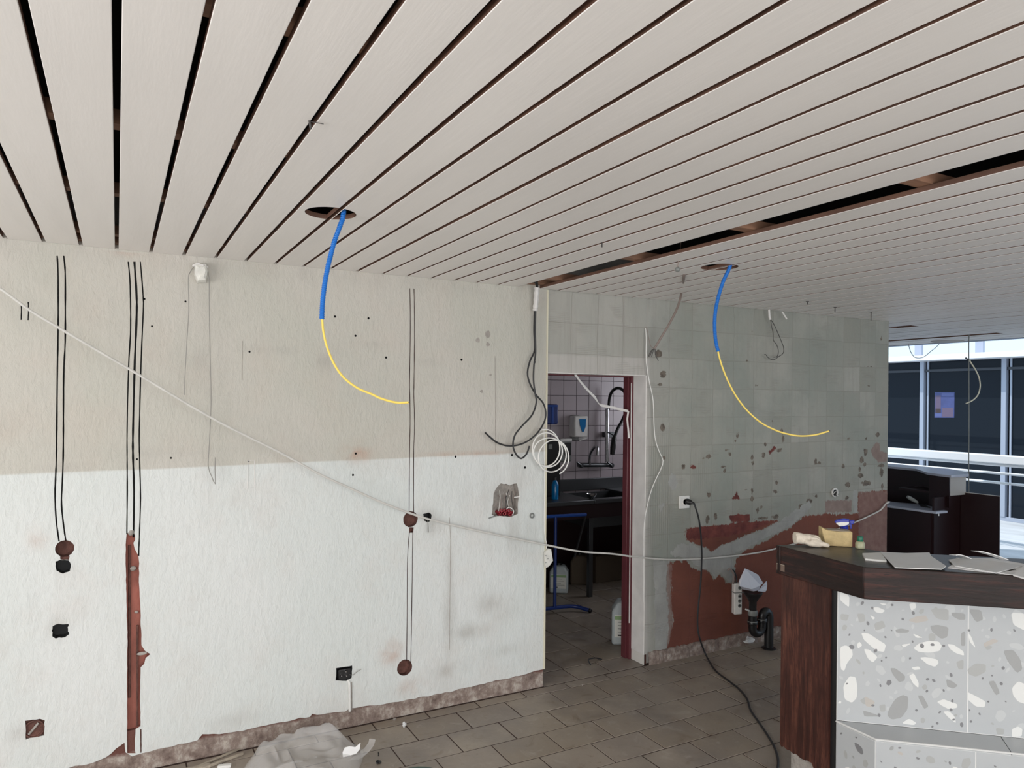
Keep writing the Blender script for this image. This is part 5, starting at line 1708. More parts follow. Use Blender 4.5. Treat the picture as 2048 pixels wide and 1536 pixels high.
for xx, y in ((ax.x, 800), (x2, 795)):
    obj('union_ring', MB().lathe([(0.033, zof(y + 20)), (0.036, zof(y + 15)), (0.036, zof(y - 12)), (0.033, zof(y - 18))], (xx, YP, 0), (0, 0, 1), 18), 'black_plastic', si)
    obj('ring_edge', MB().lathe([(0.0365, zof(y - 6)), (0.0365, zof(y - 12)), (0.034, zof(y - 12))], (xx, YP, 0), (0, 0, 1), 18), 'grey_plastic', si)
el = [(x2, YP, zz(790)), (x2, YP, zz(760))]
rE = (x3 - x2) / 2
for i in range(1, 10):
    a = math.pi - math.pi * i / 10
    el.append((x2 + rE + rE * math.cos(a), YP, zz(755) + rE * 1.1 * math.sin(a)))
el += [(x3, YP, zz(760)), (x3, YP, 0.02), (x3, YP, 0.0)]
obj('outlet_pipe', MB().tube(el, [0.027] * 2 + [0.030] * 9 + [0.032, 0.032, 0.032], 14), 'black_plastic', si)
obj('floor_flange', MB().lathe([(0.05, 0.0), (0.05, 0.006), (0.036, 0.012)], (x3, YP, 0.0005), (0, 0, 1), 20), 'black_plastic', si)
obj('wing_tab', MB().tube([PP(1030, 675), PP(1065, 690)], 0.006, 6), 'white_plastic', si)


def crumpled(name, center, size, seed, m, label, cat, n=70, squash=0.5, thick=None, smooth=False):
    """a crushed sheet: faceted lump with sharp folds"""
    r_ = np.random.default_rng(seed)
    bm = bmesh.new()
    bmesh.ops.create_icosphere(bm, subdivisions=3, radius=1.0)
    dirs = r_.normal(size=(n, 3))
    dirs /= np.linalg.norm(dirs, axis=1)[:, None]
    lev = r_.uniform(0.45, 1.0, n)
    for v in bm.verts:
        d = np.array(v.co.normalized())
        dots = dirs @ d
        k = np.argsort(-dots)[:2]
        rr_ = lev[k[0]] * (0.8 + 0.2 * (dots[k[0]] - dots[k[1]]) * 8)
        v.co = Vector((d[0] * size[0], d[1] * size[1], d[2] * size[2])) * float(min(1.1, rr_))
    zmin = min(v.co.z for v in bm.verts)
    for v in bm.verts:
        v.co += Vector(center)
        if thick is not None:
            pass
    me = bpy.data.meshes.new(name)
    bm.to_mesh(me)
    bm.free()
    me.materials.append(MATS[m])
    o = bpy.data.objects.new(name, me)
    COL.objects.link(o)
    return tag(o, label, cat)


# folded paper: a few creased facets with thickness
pf = thing('crumpled_paper', 'white folded paper stuffed into the black drain funnel', 'paper', PP(1100, 505))
q = lambda x, y, o_: PP(x, y, o_)
top_ = q(1022, 278, .02)
facets = [[top_, q(965, 400, .05), q(975, 450, .08), q(1090, 480, .085)], [top_, q(1090, 480, .085), q(1175, 445, .07)], [q(1075, 300, .0), top_, q(1175, 445, .07)], [q(1075, 300, .0), q(1175, 445, .07), q(1200, 420, .0), q(1150, 340, -.03)],
          [q(975, 450, .08), q(1000, 480, .05), q(1110, 500, .07), q(1090, 480, .085)], [q(1110, 500, .07), q(1090, 480, .085), q(1175, 445, .07), q(1160, 490, .05)], [q(1150, 500, .05), q(1240, 440, .02), q(1235, 490, .03), q(1220, 508, .03)], [q(1150, 500, .05), q(1200, 440, .04), q(1235, 400, .0), q(1240, 440, .02)],
          [q(965, 400, .05), q(1000, 350, -.05), q(1100, 430, -.06), q(1000, 480, -.03), q(975, 450, .06)]]
for i, fc in enumerate(facets):
    nn = (fc[1] - fc[0]).cross(fc[2] - fc[0]).normalized() * 0.0012
    obj('paper_fold', MB().slab3(fc, nn), 'paper_bluish', pf, smooth=False)
fc = PP(1070, 1010)
fz = P(1500, 1290, Z=0.0)
crumpled('rag', (fz.x, fz.y + 0.03, 0.035), (0.075, 0.05, 0.04), 5, 'paper_grey', 'pale crumpled rag on the floor under the black trap', 'rag', 30)

# ================================================================== KITCHEN
zK = zoomer(1040, 720, 6.4)


def K(x, y, o_=0.0):
    return P(*zK(x, y), Y=KY - 0.006 - o_)


def K2(x, y, Y):
    return P(*zK2(x, y), Y=Y)


def kbox(name, x0, y0, x1, y1, o0, o1, m, parent, bevel=0.006):
    a, b = K(x0, y0, o1), K(x1, y1, o1)
    return obj(name, MB().box((a.x, KY - 0.006 - o1, b.z), (b.x, KY - 0.006 - o0, a.z)), m, parent, bevel=bevel)


sd = thing('soap_dispenser', 'white soap dispenser with blue window on the kitchen tiles', 'dispenser', K(770, 1020, .05))
kbox('housing', 700, 715, 870, 985, 0.0, 0.10, 'white_plastic', sd, 0.012)
kbox('back_plate', 668, 705, 760, 1030, 0.0, 0.03, 'grey_plastic', sd)
obj('level_window', MB().slab3([K(760, 755, .101), K(845, 755, .101), K(840, 850, .101), K(815, 920, .101), K(795, 920, .101), K(765, 830, .101)], (0, -0.003, 0)), 'window_blue', sd)
obj('push_lever', MB().slab3([K(745, 1000, .10), K(865, 975, .10), K(865, 990, .14), K(760, 1025, .14)], (0, 0, -0.012)), 'white_plastic', sd, bevel=0.003)
td = thing('towel_dispenser', 'pale towel dispenser with dark slot beside the soap dispenser', 'dispenser', K(620, 1320, .05))
kbox('housing', 470, 1030, 665, 1300, 0.0, 0.09, 'grey_plastic', td, 0.012)
kbox('lid', 465, 1010, 668, 1045, 0.0, 0.095, 'white_plastic', td, 0.006)
kbox('slot_front', 575, 1060, 655, 1220, 0.088, 0.094, 'black_plastic', td, 0.01)
bb = thing('wall_box', 'deep blue wall holder next to the door corner in the kitchen', 'wall box', K(415, 820, .05))
kbox('housing', 345, 568, 490, 820, 0.0, 0.09, 'deep_blue', bb, 0.012)
kbox('front_rim', 352, 575, 484, 600, 0.09, 0.095, 'frame_blue', bb)
kbox('front_rib', 405, 600, 432, 815, 0.09, 0.094, 'frame_blue', bb)
dk = thing('dark_bin', 'black box with grey smudge standing at the kitchen wall', 'box', K(420, 1430, .2))
a, b = K(330, 1010, .32), K(520, 1440, .32)
obj('housing', MB().box((a.x, KY - 0.326, 0.8858), (b.x, KY - 0.126, a.z)), 'black_plastic', dk, bevel=0.01)
kbox('smudge', 365, 1080, 415, 1140, 0.3205, 0.322, 'grey_plastic', dk, 0)
ta = thing('spray_tap', 'pre-rinse spray tap with black spring hose over the sink', 'tap', K(1100, 1500, .08))
pole = [K(1110, 1300, .08), K(1112, 900, .08), K(1115, 640, .08)]
obj('riser', MB().tube([K(1112, 1310, .08), K(1114, 620, .08)], 0.020, 12), 'steel', ta)
obj('wall_clamp', MB().box((K(1050, 950).x, KY - 0.1, K(1050, 985).z), (K(1150, 950).x, KY - 0.006, K(1050, 920).z)), 'shaded_steel', ta, bevel=0.004)
hp = catmull([K(1135, 640, .08), K(1140, 540, .08), K(1155, 450, .10), K(1195, 385, .13), K(1260, 360, .17), K(1330, 400, .20), K(1370, 520, .22), K(1360, 640, .22), K(1310, 770, .22), K(1250, 880, .22), K(1215, 970, .22)], step=0.006)
obj('spring_hose', MB().tube(hp, [0.017 * (1.0 if i % 2 else 0.78) for i in range(len(hp))], 10), 'black_plastic', ta, angle=80)
obj('spray_head', MB().tube([K(1222, 960, .22), K(1205, 1000, .22), K(1190, 1120, .22), K(1180, 1210, .22)], [0.012, 0.026, 0.028, 0.022], 12), 'black_plastic', ta)
obj('hook', MB().tube([K(1120, 925, .10), K(1160, 945, .16), K(1195, 965, .2)], 0.006, 6), 'shaded_steel', ta)
mx = thing('mixer_tap', 'curved steel swivel tap above the dark kitchen sink', 'tap', K(900, 1360, .1))
obj('body', MB().tube([K(745, 1345, .08), K(1150, 1345, .08)], 0.022, 12), 'shaded_steel', mx)
obj('spout', MB().tube(catmull([K(890, 1345, .09), K(890, 1260, .10), K(905, 1190, .12), K(940, 1130, .16), K(975, 1108, .2), K(993, 1130, .23), K(990, 1220, .24)], n=6), 0.014, 10), 'steel', mx)
for x in (755, 1145):
    obj('valve', MB().lathe([(0.024, 0), (0.024, 0.05), (0.016, 0.06)], K(x, 1345, .06), (0, -1, 0), 14), 'shaded_steel', mx)
    obj('handle', MB().tube([K(x - 25, 1310, .12), K(x + 25, 1345, .12)], 0.009, 8), 'shaded_steel', mx)
# sink bench
sk_ = thing('sink_bench', 'steel sink bench with painted dark reflections along the kitchen wall', 'sink', (4.0, 5.7, 0))
obj('splashback', MB().box((2.6, KY - 0.03, 0.88), (5.3, KY - 0.008, 0.995)), 'shaded_steel', sk_, bevel=0.004)
obj('deck', MB().box((2.6, 5.38, 0.845), (3.78, KY - 0.03, 0.885)), 'shaded_steel', sk_, bevel=0.006)
obj('deck', MB().box((4.35, 5.38, 0.845), (5.3, KY - 0.03, 0.885)), 'shaded_steel', sk_, bevel=0.006)
obj('front_rim', MB().box((3.78, 5.38, 0.845), (4.35, 5.46, 0.885)), 'shaded_steel', sk_, bevel=0.006)
bs = MB().box((3.78, 5.46, 0.62), (4.35, KY - 0.10, 0.66))
bs.box((3.77, 5.45, 0.62), (3.79, KY - 0.09, 0.87)).box((4.34, 5.45, 0.62), (4.36, KY - 0.09, 0.87)).box((3.78, 5.45, 0.62), (4.35, 5.47, 0.87)).box((3.78, KY - 0.11, 0.62), (4.35, KY - 0.09, 0.87))
obj('basin', bs, 'shaded_steel', sk_)
obj('apron', MB().box((2.6, 5.39, 0.72), (5.3, 5.41, 0.845)), 'maroon_dark', sk_)
for x in (2.75, 3.75, 5.0):
    obj('leg', MB().box((x, 5.42, 0.0), (x + 0.04, 5.46, 0.72)), 'shaded_steel', sk_, bevel=0.002)
obj('back_panel', MB().box((2.6, KY - 0.06, 0.0), (5.3, KY - 0.04, 0.72)), 'maroon_dark', sk_)
ss = thing('steel_bowl', 'small steel bowl on the rim of the kitchen sink', 'bowl', K2(930, 415, 5.42))
c = K2(930, 412, 5.42)
obj('bowl', MB().lathe([(0.02, 0.0), (0.035, 0.012), (0.048, 0.035), (0.050, 0.045), (0.046, 0.045), (0.030, 0.012)], (c.x, 5.44, 0.886), (0, 0, 1), 20), 'steel', ss)
bo = thing('blue_bottle', 'bright blue bottle standing on the dark sink bench', 'bottle', (P(1110, 985, Y=5.55).x, 5.55, 0.886))
c = P(1110, 985, Y=5.55)
obj('body', MB().lathe([(0.030, 0.0), (0.032, 0.01), (0.032, 0.13), (0.022, 0.155), (0.014, 0.17)], (c.x, 5.55, 0.886), (0, 0, 1), 18), 'window_blue', bo)
obj('cap', MB().lathe([(0.016, 0.17), (0.016, 0.195), (0.010, 0.20)], (c.x, 5.55, 0.886), (0, 0, 1), 14), 'black_plastic', bo)
# blue tubular stand
st_ = thing('tubular_stand', 'blue tubular stand in the dark under the kitchen bench', 'stand', P(1150, 1215, Z=0))
e1 = P(1180, 1221, Z=0.018)
e0_ = P(1115, 1196, Y=e1.y + 0.22)
tb0, tb1 = P(1080, 1034, Y=5.15), P(1172, 1029, Y=5.15)
obj('top_bar', MB().tube([tb0, tb1], 0.014, 10), 'frame_blue', st_)
lg = P(1111, 1040, Y=5.15)
fo = P(1111, 1196, Y=5.15)
obj('leg', MB().tube([(lg.x, 5.15, tb0.z), (lg.x, 5.15, 0.05)], 0.014, 10), 'deep_blue', st_)
obj('leg', MB().tube([(lg.x - 0.12, 5.15, tb0.z), (lg.x - 0.12, 5.15, 0.05)], 0.014, 10), 'deep_blue', st_)
obj('brace', MB().tube([(tb1.x, 5.15, tb1.z), (tb1.x + 0.02, 5.35, 0.4)], 0.010, 8), 'shaded_steel', st_)
obj('foot_bar', MB().tube(catmull([(lg.x - 0.12, 5.15, 0.05), (lg.x, 5.15, 0.045), (e1.x - 0.10, 5.13, 0.04), (e1.x, e1.y, 0.018)], n=6), 0.016, 10), 'deep_blue', st_)
obj('end_cap', MB().ball(e1, 0.019, 6), 'black_plastic', st_)


def canister(name, label, cx, cy, w, d, h, body, group=None, lab=True, turn=-0.62):
    t_ = thing(name, label, 'canister', (cx, cy, 0.001), group)
    prof = [(-w / 2, 0.0), (w / 2, 0.0), (w / 2, h * 0.72), (w * 0.30, h * 0.92), (-w * 0.30, h * 0.92), (-w / 2, h * 0.72)]
    mb = MB().slab3([(cx + x, cy - d / 2, 0.001 + z) for x, z in prof], (0, d, 0))
    obj('body', mb, body, t_, bevel=0.018, angle=60)
    obj('neck', MB().lathe([(0.024, h * 0.91), (0.024, h * 0.94)], (cx - w * 0.02, cy, 0.001), (0, 0, 1), 14), body, t_)
    obj('cap', MB().lathe([(0.028, h * 0.93), (0.028, h * 1.0), (0.024, h * 1.01)], (cx - w * 0.02, cy, 0.001), (0, 0, 1), 16), 'black_plastic', t_)
    if lab:
        lb = obj('label_sheet', MB().box((cx - w * 0.40, cy - d / 2 - 0.0015, h * 0.18), (cx + w * 0.40, cy - d / 2 + 0.001, h * 0.66)), 'label_white', t_)
        obj('label_band', MB().box((cx - w * 0.40, cy - d / 2 - 0.002, h * 0.56), (cx + w * 0.40, cy - d / 2, h * 0.64)), 'label_green', lb)
        for k in range(4):
            obj('label_line', MB().box((cx - w * 0.28, cy - d / 2 - 0.0022, h * (0.50 - 0.07 * k)), (cx + w * random.uniform(0.1, 0.34), cy - d / 2, h * (0.513 - 0.07 * k))), 'grey_plastic', lb)
        obj('label_mark', MB().box((cx - w * 0.28, cy - d / 2 - 0.0022, h * 0.21), (cx - w * 0.05, cy - d / 2, h * 0.24)), 'black_plastic', lb)
    t_.matrix_basis = Matrix.Translation((cx, cy, 0.001)) @ Matrix.Rotation(turn, 4, 'Z')
    return t_


jc = P(1252, 1293, Z=0)
canister('jerrycan', 'pale jerrycan with green and white label inside the doorway', jc.x + 0.05, jc.y + 0.075, 0.20, 0.16, 0.335, 'jerry_body')
c2 = P(1132, 1190, Z=0)
canister('canister', 'white canister with label in the dark behind the blue stand', c2.x, c2.y + 0.12, 0.17, 0.14, 0.27, 'jerry_body', lab=True)
canister('canister', 'dim canister against the kitchen wall below the bench', c2.x + 0.35, c2.y + 0.30, 0.18, 0.15, 0.30, 'cardboard', lab=False)
cb_ = thing('carton', 'brown carton in the dark under the kitchen bench', 'box', (c2.x + 0.62, c2.y + 0.35, 0))
obj('box_body', MB().box((c2.x + 0.48, c2.y + 0.22, 0.001), (c2.x + 0.80, c2.y + 0.5, 0.26)), 'cardboard', cb_, bevel=0.003)
obj('flap', MB().slab3([(c2.x + 0.48, c2.y + 0.22, 0.26), (c2.x + 0.80, c2.y + 0.22, 0.26), (c2.x + 0.80, c2.y + 0.12, 0.31), (c2.x + 0.48, c2.y + 0.12, 0.31)], (0, 0, 0.004)), 'cardboard', cb_)
# tape ribbon hanging in the doorway
YT = D + 0.13


def ribbon(pts, w, th=0.0012):
    mb = MB()
    vs = []
    for i, (p, s) in enumerate(pts):
        a = pts[min(i + 1, len(pts) - 1)][0] - pts[max(i - 1, 0)][0]
        a.normalize()
        side = a.cross(Vector((0, 1, 0))).normalized() * s + Vector((0, 1, 0)) * (1 - s)
        side.normalize()
        vs += [p + side * w / 2, p - side * w / 2, p - side * w / 2 + Vector((0, th, 0)), p + side * w / 2 + Vector((0, th, 0))]
    fs = []
    for i in range(len(pts) - 1):
        for j in range(4):
            fs.append((4 * i + j, 4 * i + (j + 1) % 4, 4 * i + 4 + (j + 1) % 4, 4 * i + 4 + j))
    fs += [(3, 2, 1, 0), tuple(4 * (len(pts) - 1) + j for j in range(4))]
    mb.add(vs, fs)
    return mb


rp_ = [(zK(*p), s) for p, s in [((705, 180), 1), ((760, 260), .7), ((830, 345), .9), ((900, 420), .8), ((960, 480), 1), ((1010, 560), .5), ((1040, 580), .9), ((1120, 595), 1), ((1200, 610), .8), ((1290, 635), 1), ((1385, 655), .8)]]
tag(obj('tape_ribbon', ribbon([(P(*p, Y=YT), s) for p, s in rp_], 0.017), 'tape_white'), 'white tape strip slanting across the top of the doorway', 'tape')
rp2 = [(zK(*p), 1) for p in [(1388, 655), (1380, 700), (1372, 760), (1385, 880), (1395, 1000)]]
tag(obj('tape_ribbon', ribbon([(P(*p, Y=YT), s) for p, s in rp2], 0.014), 'tape_white'), 'white tape end hanging down the maroon door frame', 'tape')
# strap on the threshold
zL = zoomer(1040, 1120, 6.4)
cable('strap_loop', 'bent black strap lying on the tiles in the doorway', [P(*zL(*p), Z=h_) for p, h_ in [((905, 1345), .006), ((885, 1310), .02), ((875, 1275), .035), ((920, 1258), .04), ((980, 1255), .03), ((1045, 1272), .006)]], 0.0045, 'black_rubber', 0.01, cat='strap')

# ================================================================== THINGS ON THE BAR TOP
zU = zoomer(1540, 1010, 7.877)


def U(x, y, z=CT):
    return P(*zU(x, y), Z=z)


def Ud(x, y, d):
    return P(*zU(x, y), d=d)


# work glove: cuff, palm and curled fingers, one continuous skin
gl0 = U(380, 640)
dg = (gl0 - CAM).dot(FW)
mb = MB()


def GP(x, y, o_=0.0):
    return P(*zU(x, y), d=dg - o_)


mb.tube([GP(385, 545), GP(440, 545), GP(520, 560), GP(600, 565), GP(660, 580), GP(720, 590)], [0.030, 0.0275, 0.026, 0.027, 0.026, 0.018], 12)
mb.tube([GP(640, 530), GP(720, 535), GP(770, 565), GP(770, 600)], [0.013, 0.012, 0.011, 0.009], 8)
mb.tube([GP(640, 560, .02), GP(740, 575, .025), GP(790, 605, .03), GP(770, 630, .03)], [0.013, 0.0125, 0.011, 0.009], 8)
mb.tube([GP(640, 600, .03), GP(720, 610, .035), GP(800, 640, .04), GP(830, 660, .04)], [0.013, 0.012, 0.011, 0.009], 8)
mb.tube([GP(640, 620, .02), GP(740, 635, .03), GP(840, 645, .045), GP(900, 662, .05), GP(930, 675, .05)], [0.013, 0.012, 0.012, 0.011, 0.008], 8)
mb.tube([GP(560, 600, .02), GP(640, 640, .035), GP(720, 655, .04), GP(800, 670, .04)], [0.014, 0.013, 0.011, 0.008], 8)
zl = min(v[2] for v in mb.v)
mb.v = [(x, y, CT + 0.001 + (z - zl) * 0.98) for x, y, z in mb.v]
glv = obj('work_glove', mb, 'glove_cotton')
rm = glv.modifiers.new('remesh', 'REMESH')
rm.mode = 'VOXEL'
rm.voxel_size = 0.0034
rm.use_smooth_shade = True
sm = glv.modifiers.new('smooth', 'SMOOTH')
sm.factor = 0.5
sm.iterations = 3
tag(glv, 'cream cotton work glove lying on the dark bar top', 'glove')

# yellow foam block
fa, fb_ = U(800, 660), U(1310, 680)
fa += (fb_ - fa) * 0.06 + Vector((0.02, 0.02, 0))
fb_ += Vector((0.012, 0.012, 0))
mfr, ln = frame((fa.x, fa.y, CT + 0.0008), (fb_.x, fb_.y, CT + 0.0008))
hb = 0.102 * 1.0
zt = P(*zU(1310, 425), d=(fb_ - CAM).dot(FW)).z - CT
zt2 = P(*zU(800, 395), d=(fa - CAM).dot(FW)).z - CT
fo_ = thing('foam_block', 'yellow foam block lying beside the glove', 'block', (fa + fb_) / 2)
vs = []
for (x, ze) in ((-0.004, zt2 + 0.012), (0.02, zt2), (ln * 0.5, (zt + zt2) / 2 - 0.004), (ln - 0.01, zt), (ln, zt - 0.002)):
    vs += [(x + 0.02 * (x < 0.05), 0.0, 0.0), (x, 0.002, ze), (x, 0.075, ze - 0.002), (x, 0.078, 0.0)]
fs = []
for i in range(4):
    for j in range(4):
        fs.append((4 * i + j, 4 * i + 4 + j, 4 * i + 4 + (j + 1) % 4, 4 * i + (j + 1) % 4))
fs += [(0, 1, 2, 3), (19, 18, 17, 16)]
obj('foam', MB().add(vs, fs), 'foam_yellow', fo_, bevel=0.004, matrix=mfr)
obj('worn_top', MB().box((0.03, 0.012, min(zt, zt2) - 0.003), (ln - 0.012, 0.07, max(zt, zt2) - 0.001)), 'bag_scrap_wood', fo_, matrix=mfr, bevel=0.002)

# spray bottle behind the foam block
sb_ = U(1170, 640)
dsp = (sb_ - CAM).dot(FW) + 0.10
c = P(*zU(1170, 380), d=dsp)
sp = thing('spray_bottle', 'blue and white trigger sprayer on a bottle behind the foam block', 'spray bottle', (c.x, c.y, CT))
obj('bottle', MB().lathe([(0.030, 0.001), (0.032, 0.006), (0.032, c.z - CT - 0.035), (0.014, c.z - CT - 0.01), (0.012, c.z - CT)], (c.x, c.y, CT), (0, 0, 1), 18), 'white_plastic', sp)


def SPR(x, y, o_=0.0):
    return P(*zU(x, y), d=dsp - o_)


yv = (CAM - c)
yv.z = 0
yv.normalize()


def plate(pts, th, o_=0.0):
    return MB().slab3([SPR(x, y) + yv * (th / 2 + o_) for x, y in pts], yv * -th)


obj('head', plate([(1010, 262), (1045, 232), (1165, 210), (1250, 225), (1250, 300), (1200, 335), (1085, 335), (1055, 290)], 0.028), 'spray_blue', sp, bevel=0.003)
obj('cheek', plate([(1035, 275), (1120, 262), (1248, 262), (1240, 300), (1170, 325), (1090, 330), (1062, 300)], 0.032), 'white_plastic', sp, bevel=0.002)
obj('nozzle', plate([(1252, 238), (1335, 238), (1318, 300), (1262, 300)], 0.022), 'spray_blue', sp, bevel=0.003)
obj('collar', MB().lathe([(0.016, 0), (0.018, 0.004), (0.018, 0.016), (0.014, 0.02)], (c.x, c.y, c.z - 0.004), (0, 0, 1), 16), 'spray_blue', sp)
obj('trigger', plate([(1245, 300), (1290, 300), (1290, 375), (1262, 375), (1258, 330)], 0.012), 'spray_blue', sp, bevel=0.002)
# small bottle with green cap
c = U(1418, 686)
sbt = thing('green_cap_bottle', 'small pale bottle with a green cap beside the foam block', 'bottle', (c.x, c.y, CT))
dz_ = lambda y: P(*zU(1418, y), d=(c - CAM).dot(FW)).z - CT
obj('body', MB().lathe([(0.018, 0.001), (0.0205, 0.004), (0.0205, dz_(600)), (0.016, dz_(575)), (0.013, dz_(570))], (c.x, c.y, CT), (0, 0, 1), 18), 'bottle_pale', sbt)
obj('cap', MB().lathe([(0.013, dz_(570)), (0.0135, dz_(565)), (0.0125, dz_(500)), (0.011, dz_(492))], (c.x, c.y, CT), (0, 0, 1), 18), 'green_cap', sbt)

zV = zoomer(1540, 1010, 4.0315)


def V(x, y, z=CT):
    return P(*zV(x, y), Z=z)


def sheet(name, label, cat, pts, z, th, m):
    o = obj(name, MB().slab3([V(x, y, z + th) for x, y in pts], (0, 0, -th)), m, smooth=False)
    return tag(o, label, cat)


sheet('ceramic_tile', 'small white ceramic tile lying near the bar top corner', 'tile', [(745, 388), (895, 383), (940, 447), (768, 432)], CT + 0.0005, 0.008, 'white_plastic')
sheet('paper_sheet', 'grey magazine sheet with a dark edge over the small white tile', 'paper', [(890, 378), (1080, 388), (1285, 383), (1300, 412), (1420, 490), (1385, 516), (1010, 502)], CT + 0.009, 0.003, 'paper_grey')
sheet('paper_sheet', 'white sheet under the grey card at the bar front edge', 'paper', [(1430, 505), (1470, 480), (1850, 545), (2000, 520), (2200, 520), (2250, 580), (1940, 560)], CT + 0.0005, 0.002, 'paper_white')
sheet('paper_card', 'grey card lying across the white papers on the bar', 'paper', [(1440, 440), (1500, 432), (1700, 434), (2035, 487), (1825, 545), (1490, 488)], CT + 0.0032, 0.004, 'paper_grey')
sheet('paper_sheet', 'white sheet at the back edge of the bar top under the card', 'paper', [(1500, 425), (1800, 430), (2060, 475), (2200, 505), (2060, 530), (1700, 470)], CT + 0.0005, 0.0022, 'paper_white')
sheet('paper_stack', 'stack of white papers at the near end of the bar top', 'paper', [(1960, 560), (2060, 480), (2400, 500), (2500, 640), (2100, 600)], CT + 0.003, 0.006, 'paper_white')
for i, (pts, lab) in enumerate([([(1500, 402), (1535, 400), (1580, 412), (1625, 430)], 'short curled white paper edge standing on the bar'), ([(1680, 368), (1740, 380), (1830, 405), (1925, 440)], 'long curled white paper edge rising above the bar papers')]):
    base = (V(pts[-1][0], pts[-1][1], CT + 0.014) - CAM).dot(FW)
    ps = [P(*zV(x, y), d=base) for x, y in pts]
    ps2 = catmull(ps, n=5)
    mb = MB()
    vs = []
    for k, p in enumerate(ps2):
        w_ = 0.05
        back = Vector((FW.x, FW.y, 0)) * w_
        vs += [p, p + back + Vector((0, 0, -0.01)), p + back + Vector((0, 0, -0.0115)), p + Vector((0, 0, -0.003))]
    nn = len(ps2)
    fs = [(4 * a + j, 4 * a + (j + 1) % 4, 4 * a + 4 + (j + 1) % 4, 4 * a + 4 + j) for a in range(nn - 1) for j in range(4)] + [(3, 2, 1, 0), tuple(4 * (nn - 1) + j for j in range(4))]
    mb.add(vs, fs)
    tag(obj('curled_paper', mb, 'paper_white'), lab, 'paper')

# ================================================================== RUBBISH ON THE FLOOR
# plastic sheet: creased film
r_ = np.random.default_rng(11)
outl = [P(x, y, Z=0.0) for x, y in [(482, 1545), (505, 1520), (540, 1500), (600, 1490), (660, 1486), (700, 1496), (735, 1500), (722, 1540), (690, 1580), (560, 1610), (470, 1590)]]
op = [(p.x, p.y) for p in outl]
xs_ = [p[0] for p in op]
ys_ = [p[1] for p in op]
inner = []
while len(inner) < 170:
    q = (r_.uniform(min(xs_), max(xs_)), r_.uniform(min(ys_), max(ys_)))
    if sd_poly([q], op)[0] > 0.012:
        inner.append(q)
v2, tr = cdt(op, [], inner)
sdv = sd_poly(v2, op)
cx, cy = P(640, 1500, Z=0).x, P(640, 1500, Z=0).y
vs = []
peaks = [(P(655, 1490, Z=0), 0.16, 0.10), (P(540, 1520, Z=0), 0.10, 0.10), (P(600, 1500, Z=0), 0.11, 0.10), (P(690, 1530, Z=0), 0.06, 0.06), (P(600, 1560, Z=0), 0.07, 0.12)]
for i, p in enumerate(v2):
    e = min(1, max(0, sdv[i]) / 0.05)
    hgt = max(hh_ * math.exp(-((p[0] - c_.x) ** 2 + (p[1] - c_.y) ** 2) / (2 * s_ * s_)) for c_, hh_, s_ in peaks)
    hgt = hgt * (0.35 + 0.65 * e) + r_.uniform(-0.022, 0.034) * e
    vs.append((p[0] + r_.uniform(-.006, .006), p[1] + r_.uniform(-.006, .006), max(0.002, hgt)))
mb = MB()
mb.add(vs, [tuple(int(i) for i in t_) for t_ in tr])
me = mb.mesh('plastic_sheet', True, 180)
me.materials.append(MATS['plastic_sheet'])
ps_ = bpy.data.objects.new('plastic_sheet', me)
COL.objects.link(ps_)
sv = ps_.modifiers.new('sub', 'SUBSURF')
sv.levels = 2
sv.render_levels = 2
sf = ps_.modifiers.new('thick', 'SOLIDIFY')
sf.thickness = 0.0006
tag(ps_, 'crumpled clear plastic sheet on the floor by the plastered wall', 'plastic sheet')
# raised lip of the film
lipp = [P(x, y, d=(P(725, 1520, Z=0.0) - CAM).dot(FW)) for x, y in [(690, 1535), (715, 1515), (733, 1500), (742, 1488), (745, 1478)]]
tag(obj('plastic_strip', ribbon([(p, 0.75) for p in catmull(lipp, n=4)], 0.03, 0.001), 'plastic_sheet'), 'upturned lip of clear plastic film beside the crumpled sheet', 'plastic strip')
zM = zoomer(440, 1400, 5.689)
pts = [P(*zM(x, y), d=(P(705, 1520, Z=0.0) - CAM).dot(FW) - 0.06) for x, y in [(1395, 600), (1420, 545), (1480, 530), (1540, 540), (1600, 490), (1590, 560), (1550, 610), (1450, 640), (1400, 650)]]
tag(obj('paper_scrap', MB().slab3(pts, (0.0, 0.002, 0.001)), 'paper_white', smooth=False), 'torn white paper scrap lying on the plastic sheet', 'paper')


def stick(name, label, a, b, w, th, m, cat):
    pa, pb = P(*a, Z=th / 2 + 0.001), P(*b, Z=th / 2 + 0.001)
    mfr, ln = frame(pa, pb)
    return tag(obj(name, MB().box((0, -w / 2, -th / 2), (ln, w / 2, th / 2)), m, bevel=0.001, matrix=mfr), label, cat)


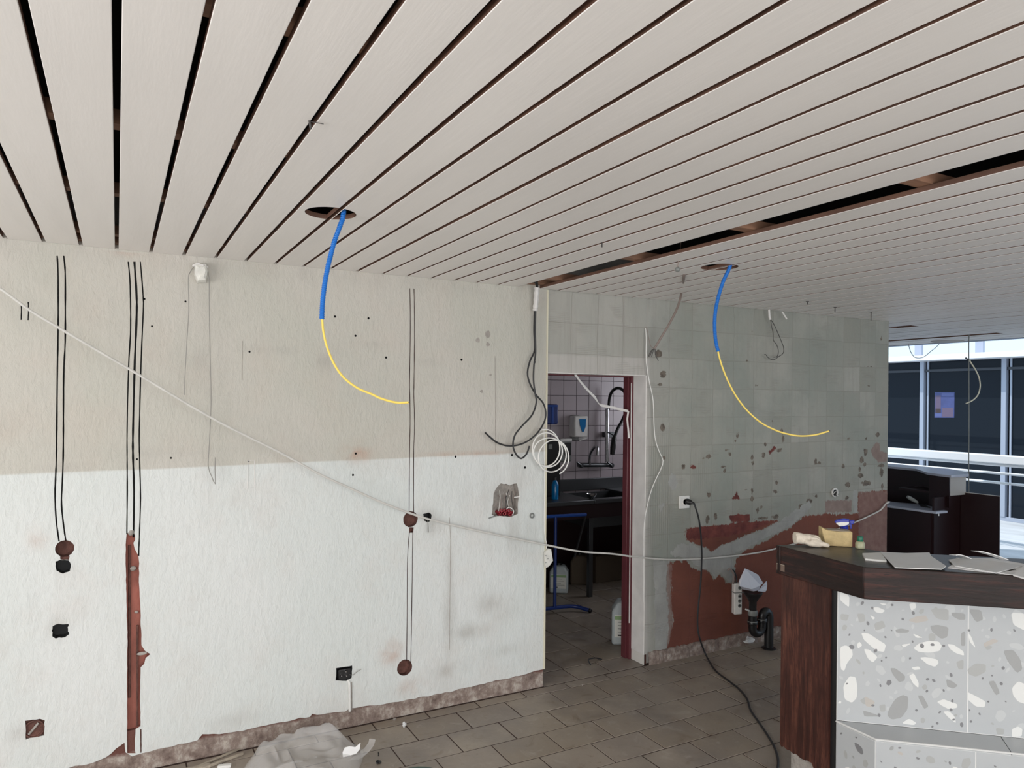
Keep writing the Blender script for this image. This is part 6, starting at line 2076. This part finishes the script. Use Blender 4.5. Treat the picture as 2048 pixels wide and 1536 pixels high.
stick('wood_strip', 'thin pale wood strip on the floor against the wall foot', (395, 1533), (480, 1497), 0.012, 0.008, 'bag_scrap_wood', 'wood strip')
stick('wood_strip', 'second thin wood strip lying just in front of the first by the wall foot', (405, 1537), (486, 1507), 0.010, 0.012, 'bag_scrap_wood', 'wood strip')
stick('wood_chip', 'short broken wood piece near the plastic sheet', (372, 1541), (420, 1530), 0.035, 0.01, 'bag_scrap_wood', 'wood chip')
stick('white_offcut', 'small white plastic offcut on the floor before the wood strips', (436, 1533), (462, 1531), 0.022, 0.012, 'white_plastic', 'offcut')
for i, (x, y, s, m, lab, sq) in enumerate([(808, 1455, .014, 'paper_grey', 'small pale lump of rubble on the tiles below the round box hole', (1, 1, 1.2)), (789, 1440, .009, 'rubble', 'small stone at the foot of the raw mortar strip', (1, 1, .8)), (757, 1527, .012, 'black_plastic', 'black broken scrap on the tiles beside the plastic sheet', (1.2, 1, .8)),
                                          (757, 1513, .008, 'black_plastic', 'thin black splinter standing next to the black scrap', (.5, .5, 2.2)), (1165, 1371, .006, 'rubble', 'tiny stone on the tiles before the doorway', (1, 1, .7))]):
    p = P(x, y, Z=0.0)
    o = crumpled('rubble_piece', (p.x, p.y, s * sq[2] * 0.75), (s * sq[0], s * sq[1], s * sq[2]), 20 + i, m, lab, 'rubble', 14)
    o['group'] = 'rubble on the floor'
# bucket whose rim just shows at the bottom edge
bc = P(835, 1562, Z=0.30)
bk = thing('bucket', 'dark green bucket whose rim just shows at the bottom of the photo', 'bucket', (bc.x, bc.y, 0))
obj('body', MB().lathe([(0.080, 0.001), (0.082, 0.004), (0.105, 0.285), (0.112, 0.290), (0.112, 0.30), (0.102, 0.30), (0.079, 0.012)], (bc.x, bc.y, 0), (0, 0, 1), 32), 'bucket_green', bk)
obj('handle', MB().tube(catmull([(bc.x - .112, bc.y, .285), (bc.x - .10, bc.y - .05, .27), (bc.x, bc.y - .12, .25), (bc.x + .10, bc.y - .05, .27), (bc.x + .112, bc.y, .285)], n=6), 0.003, 6), 'steel', bk)
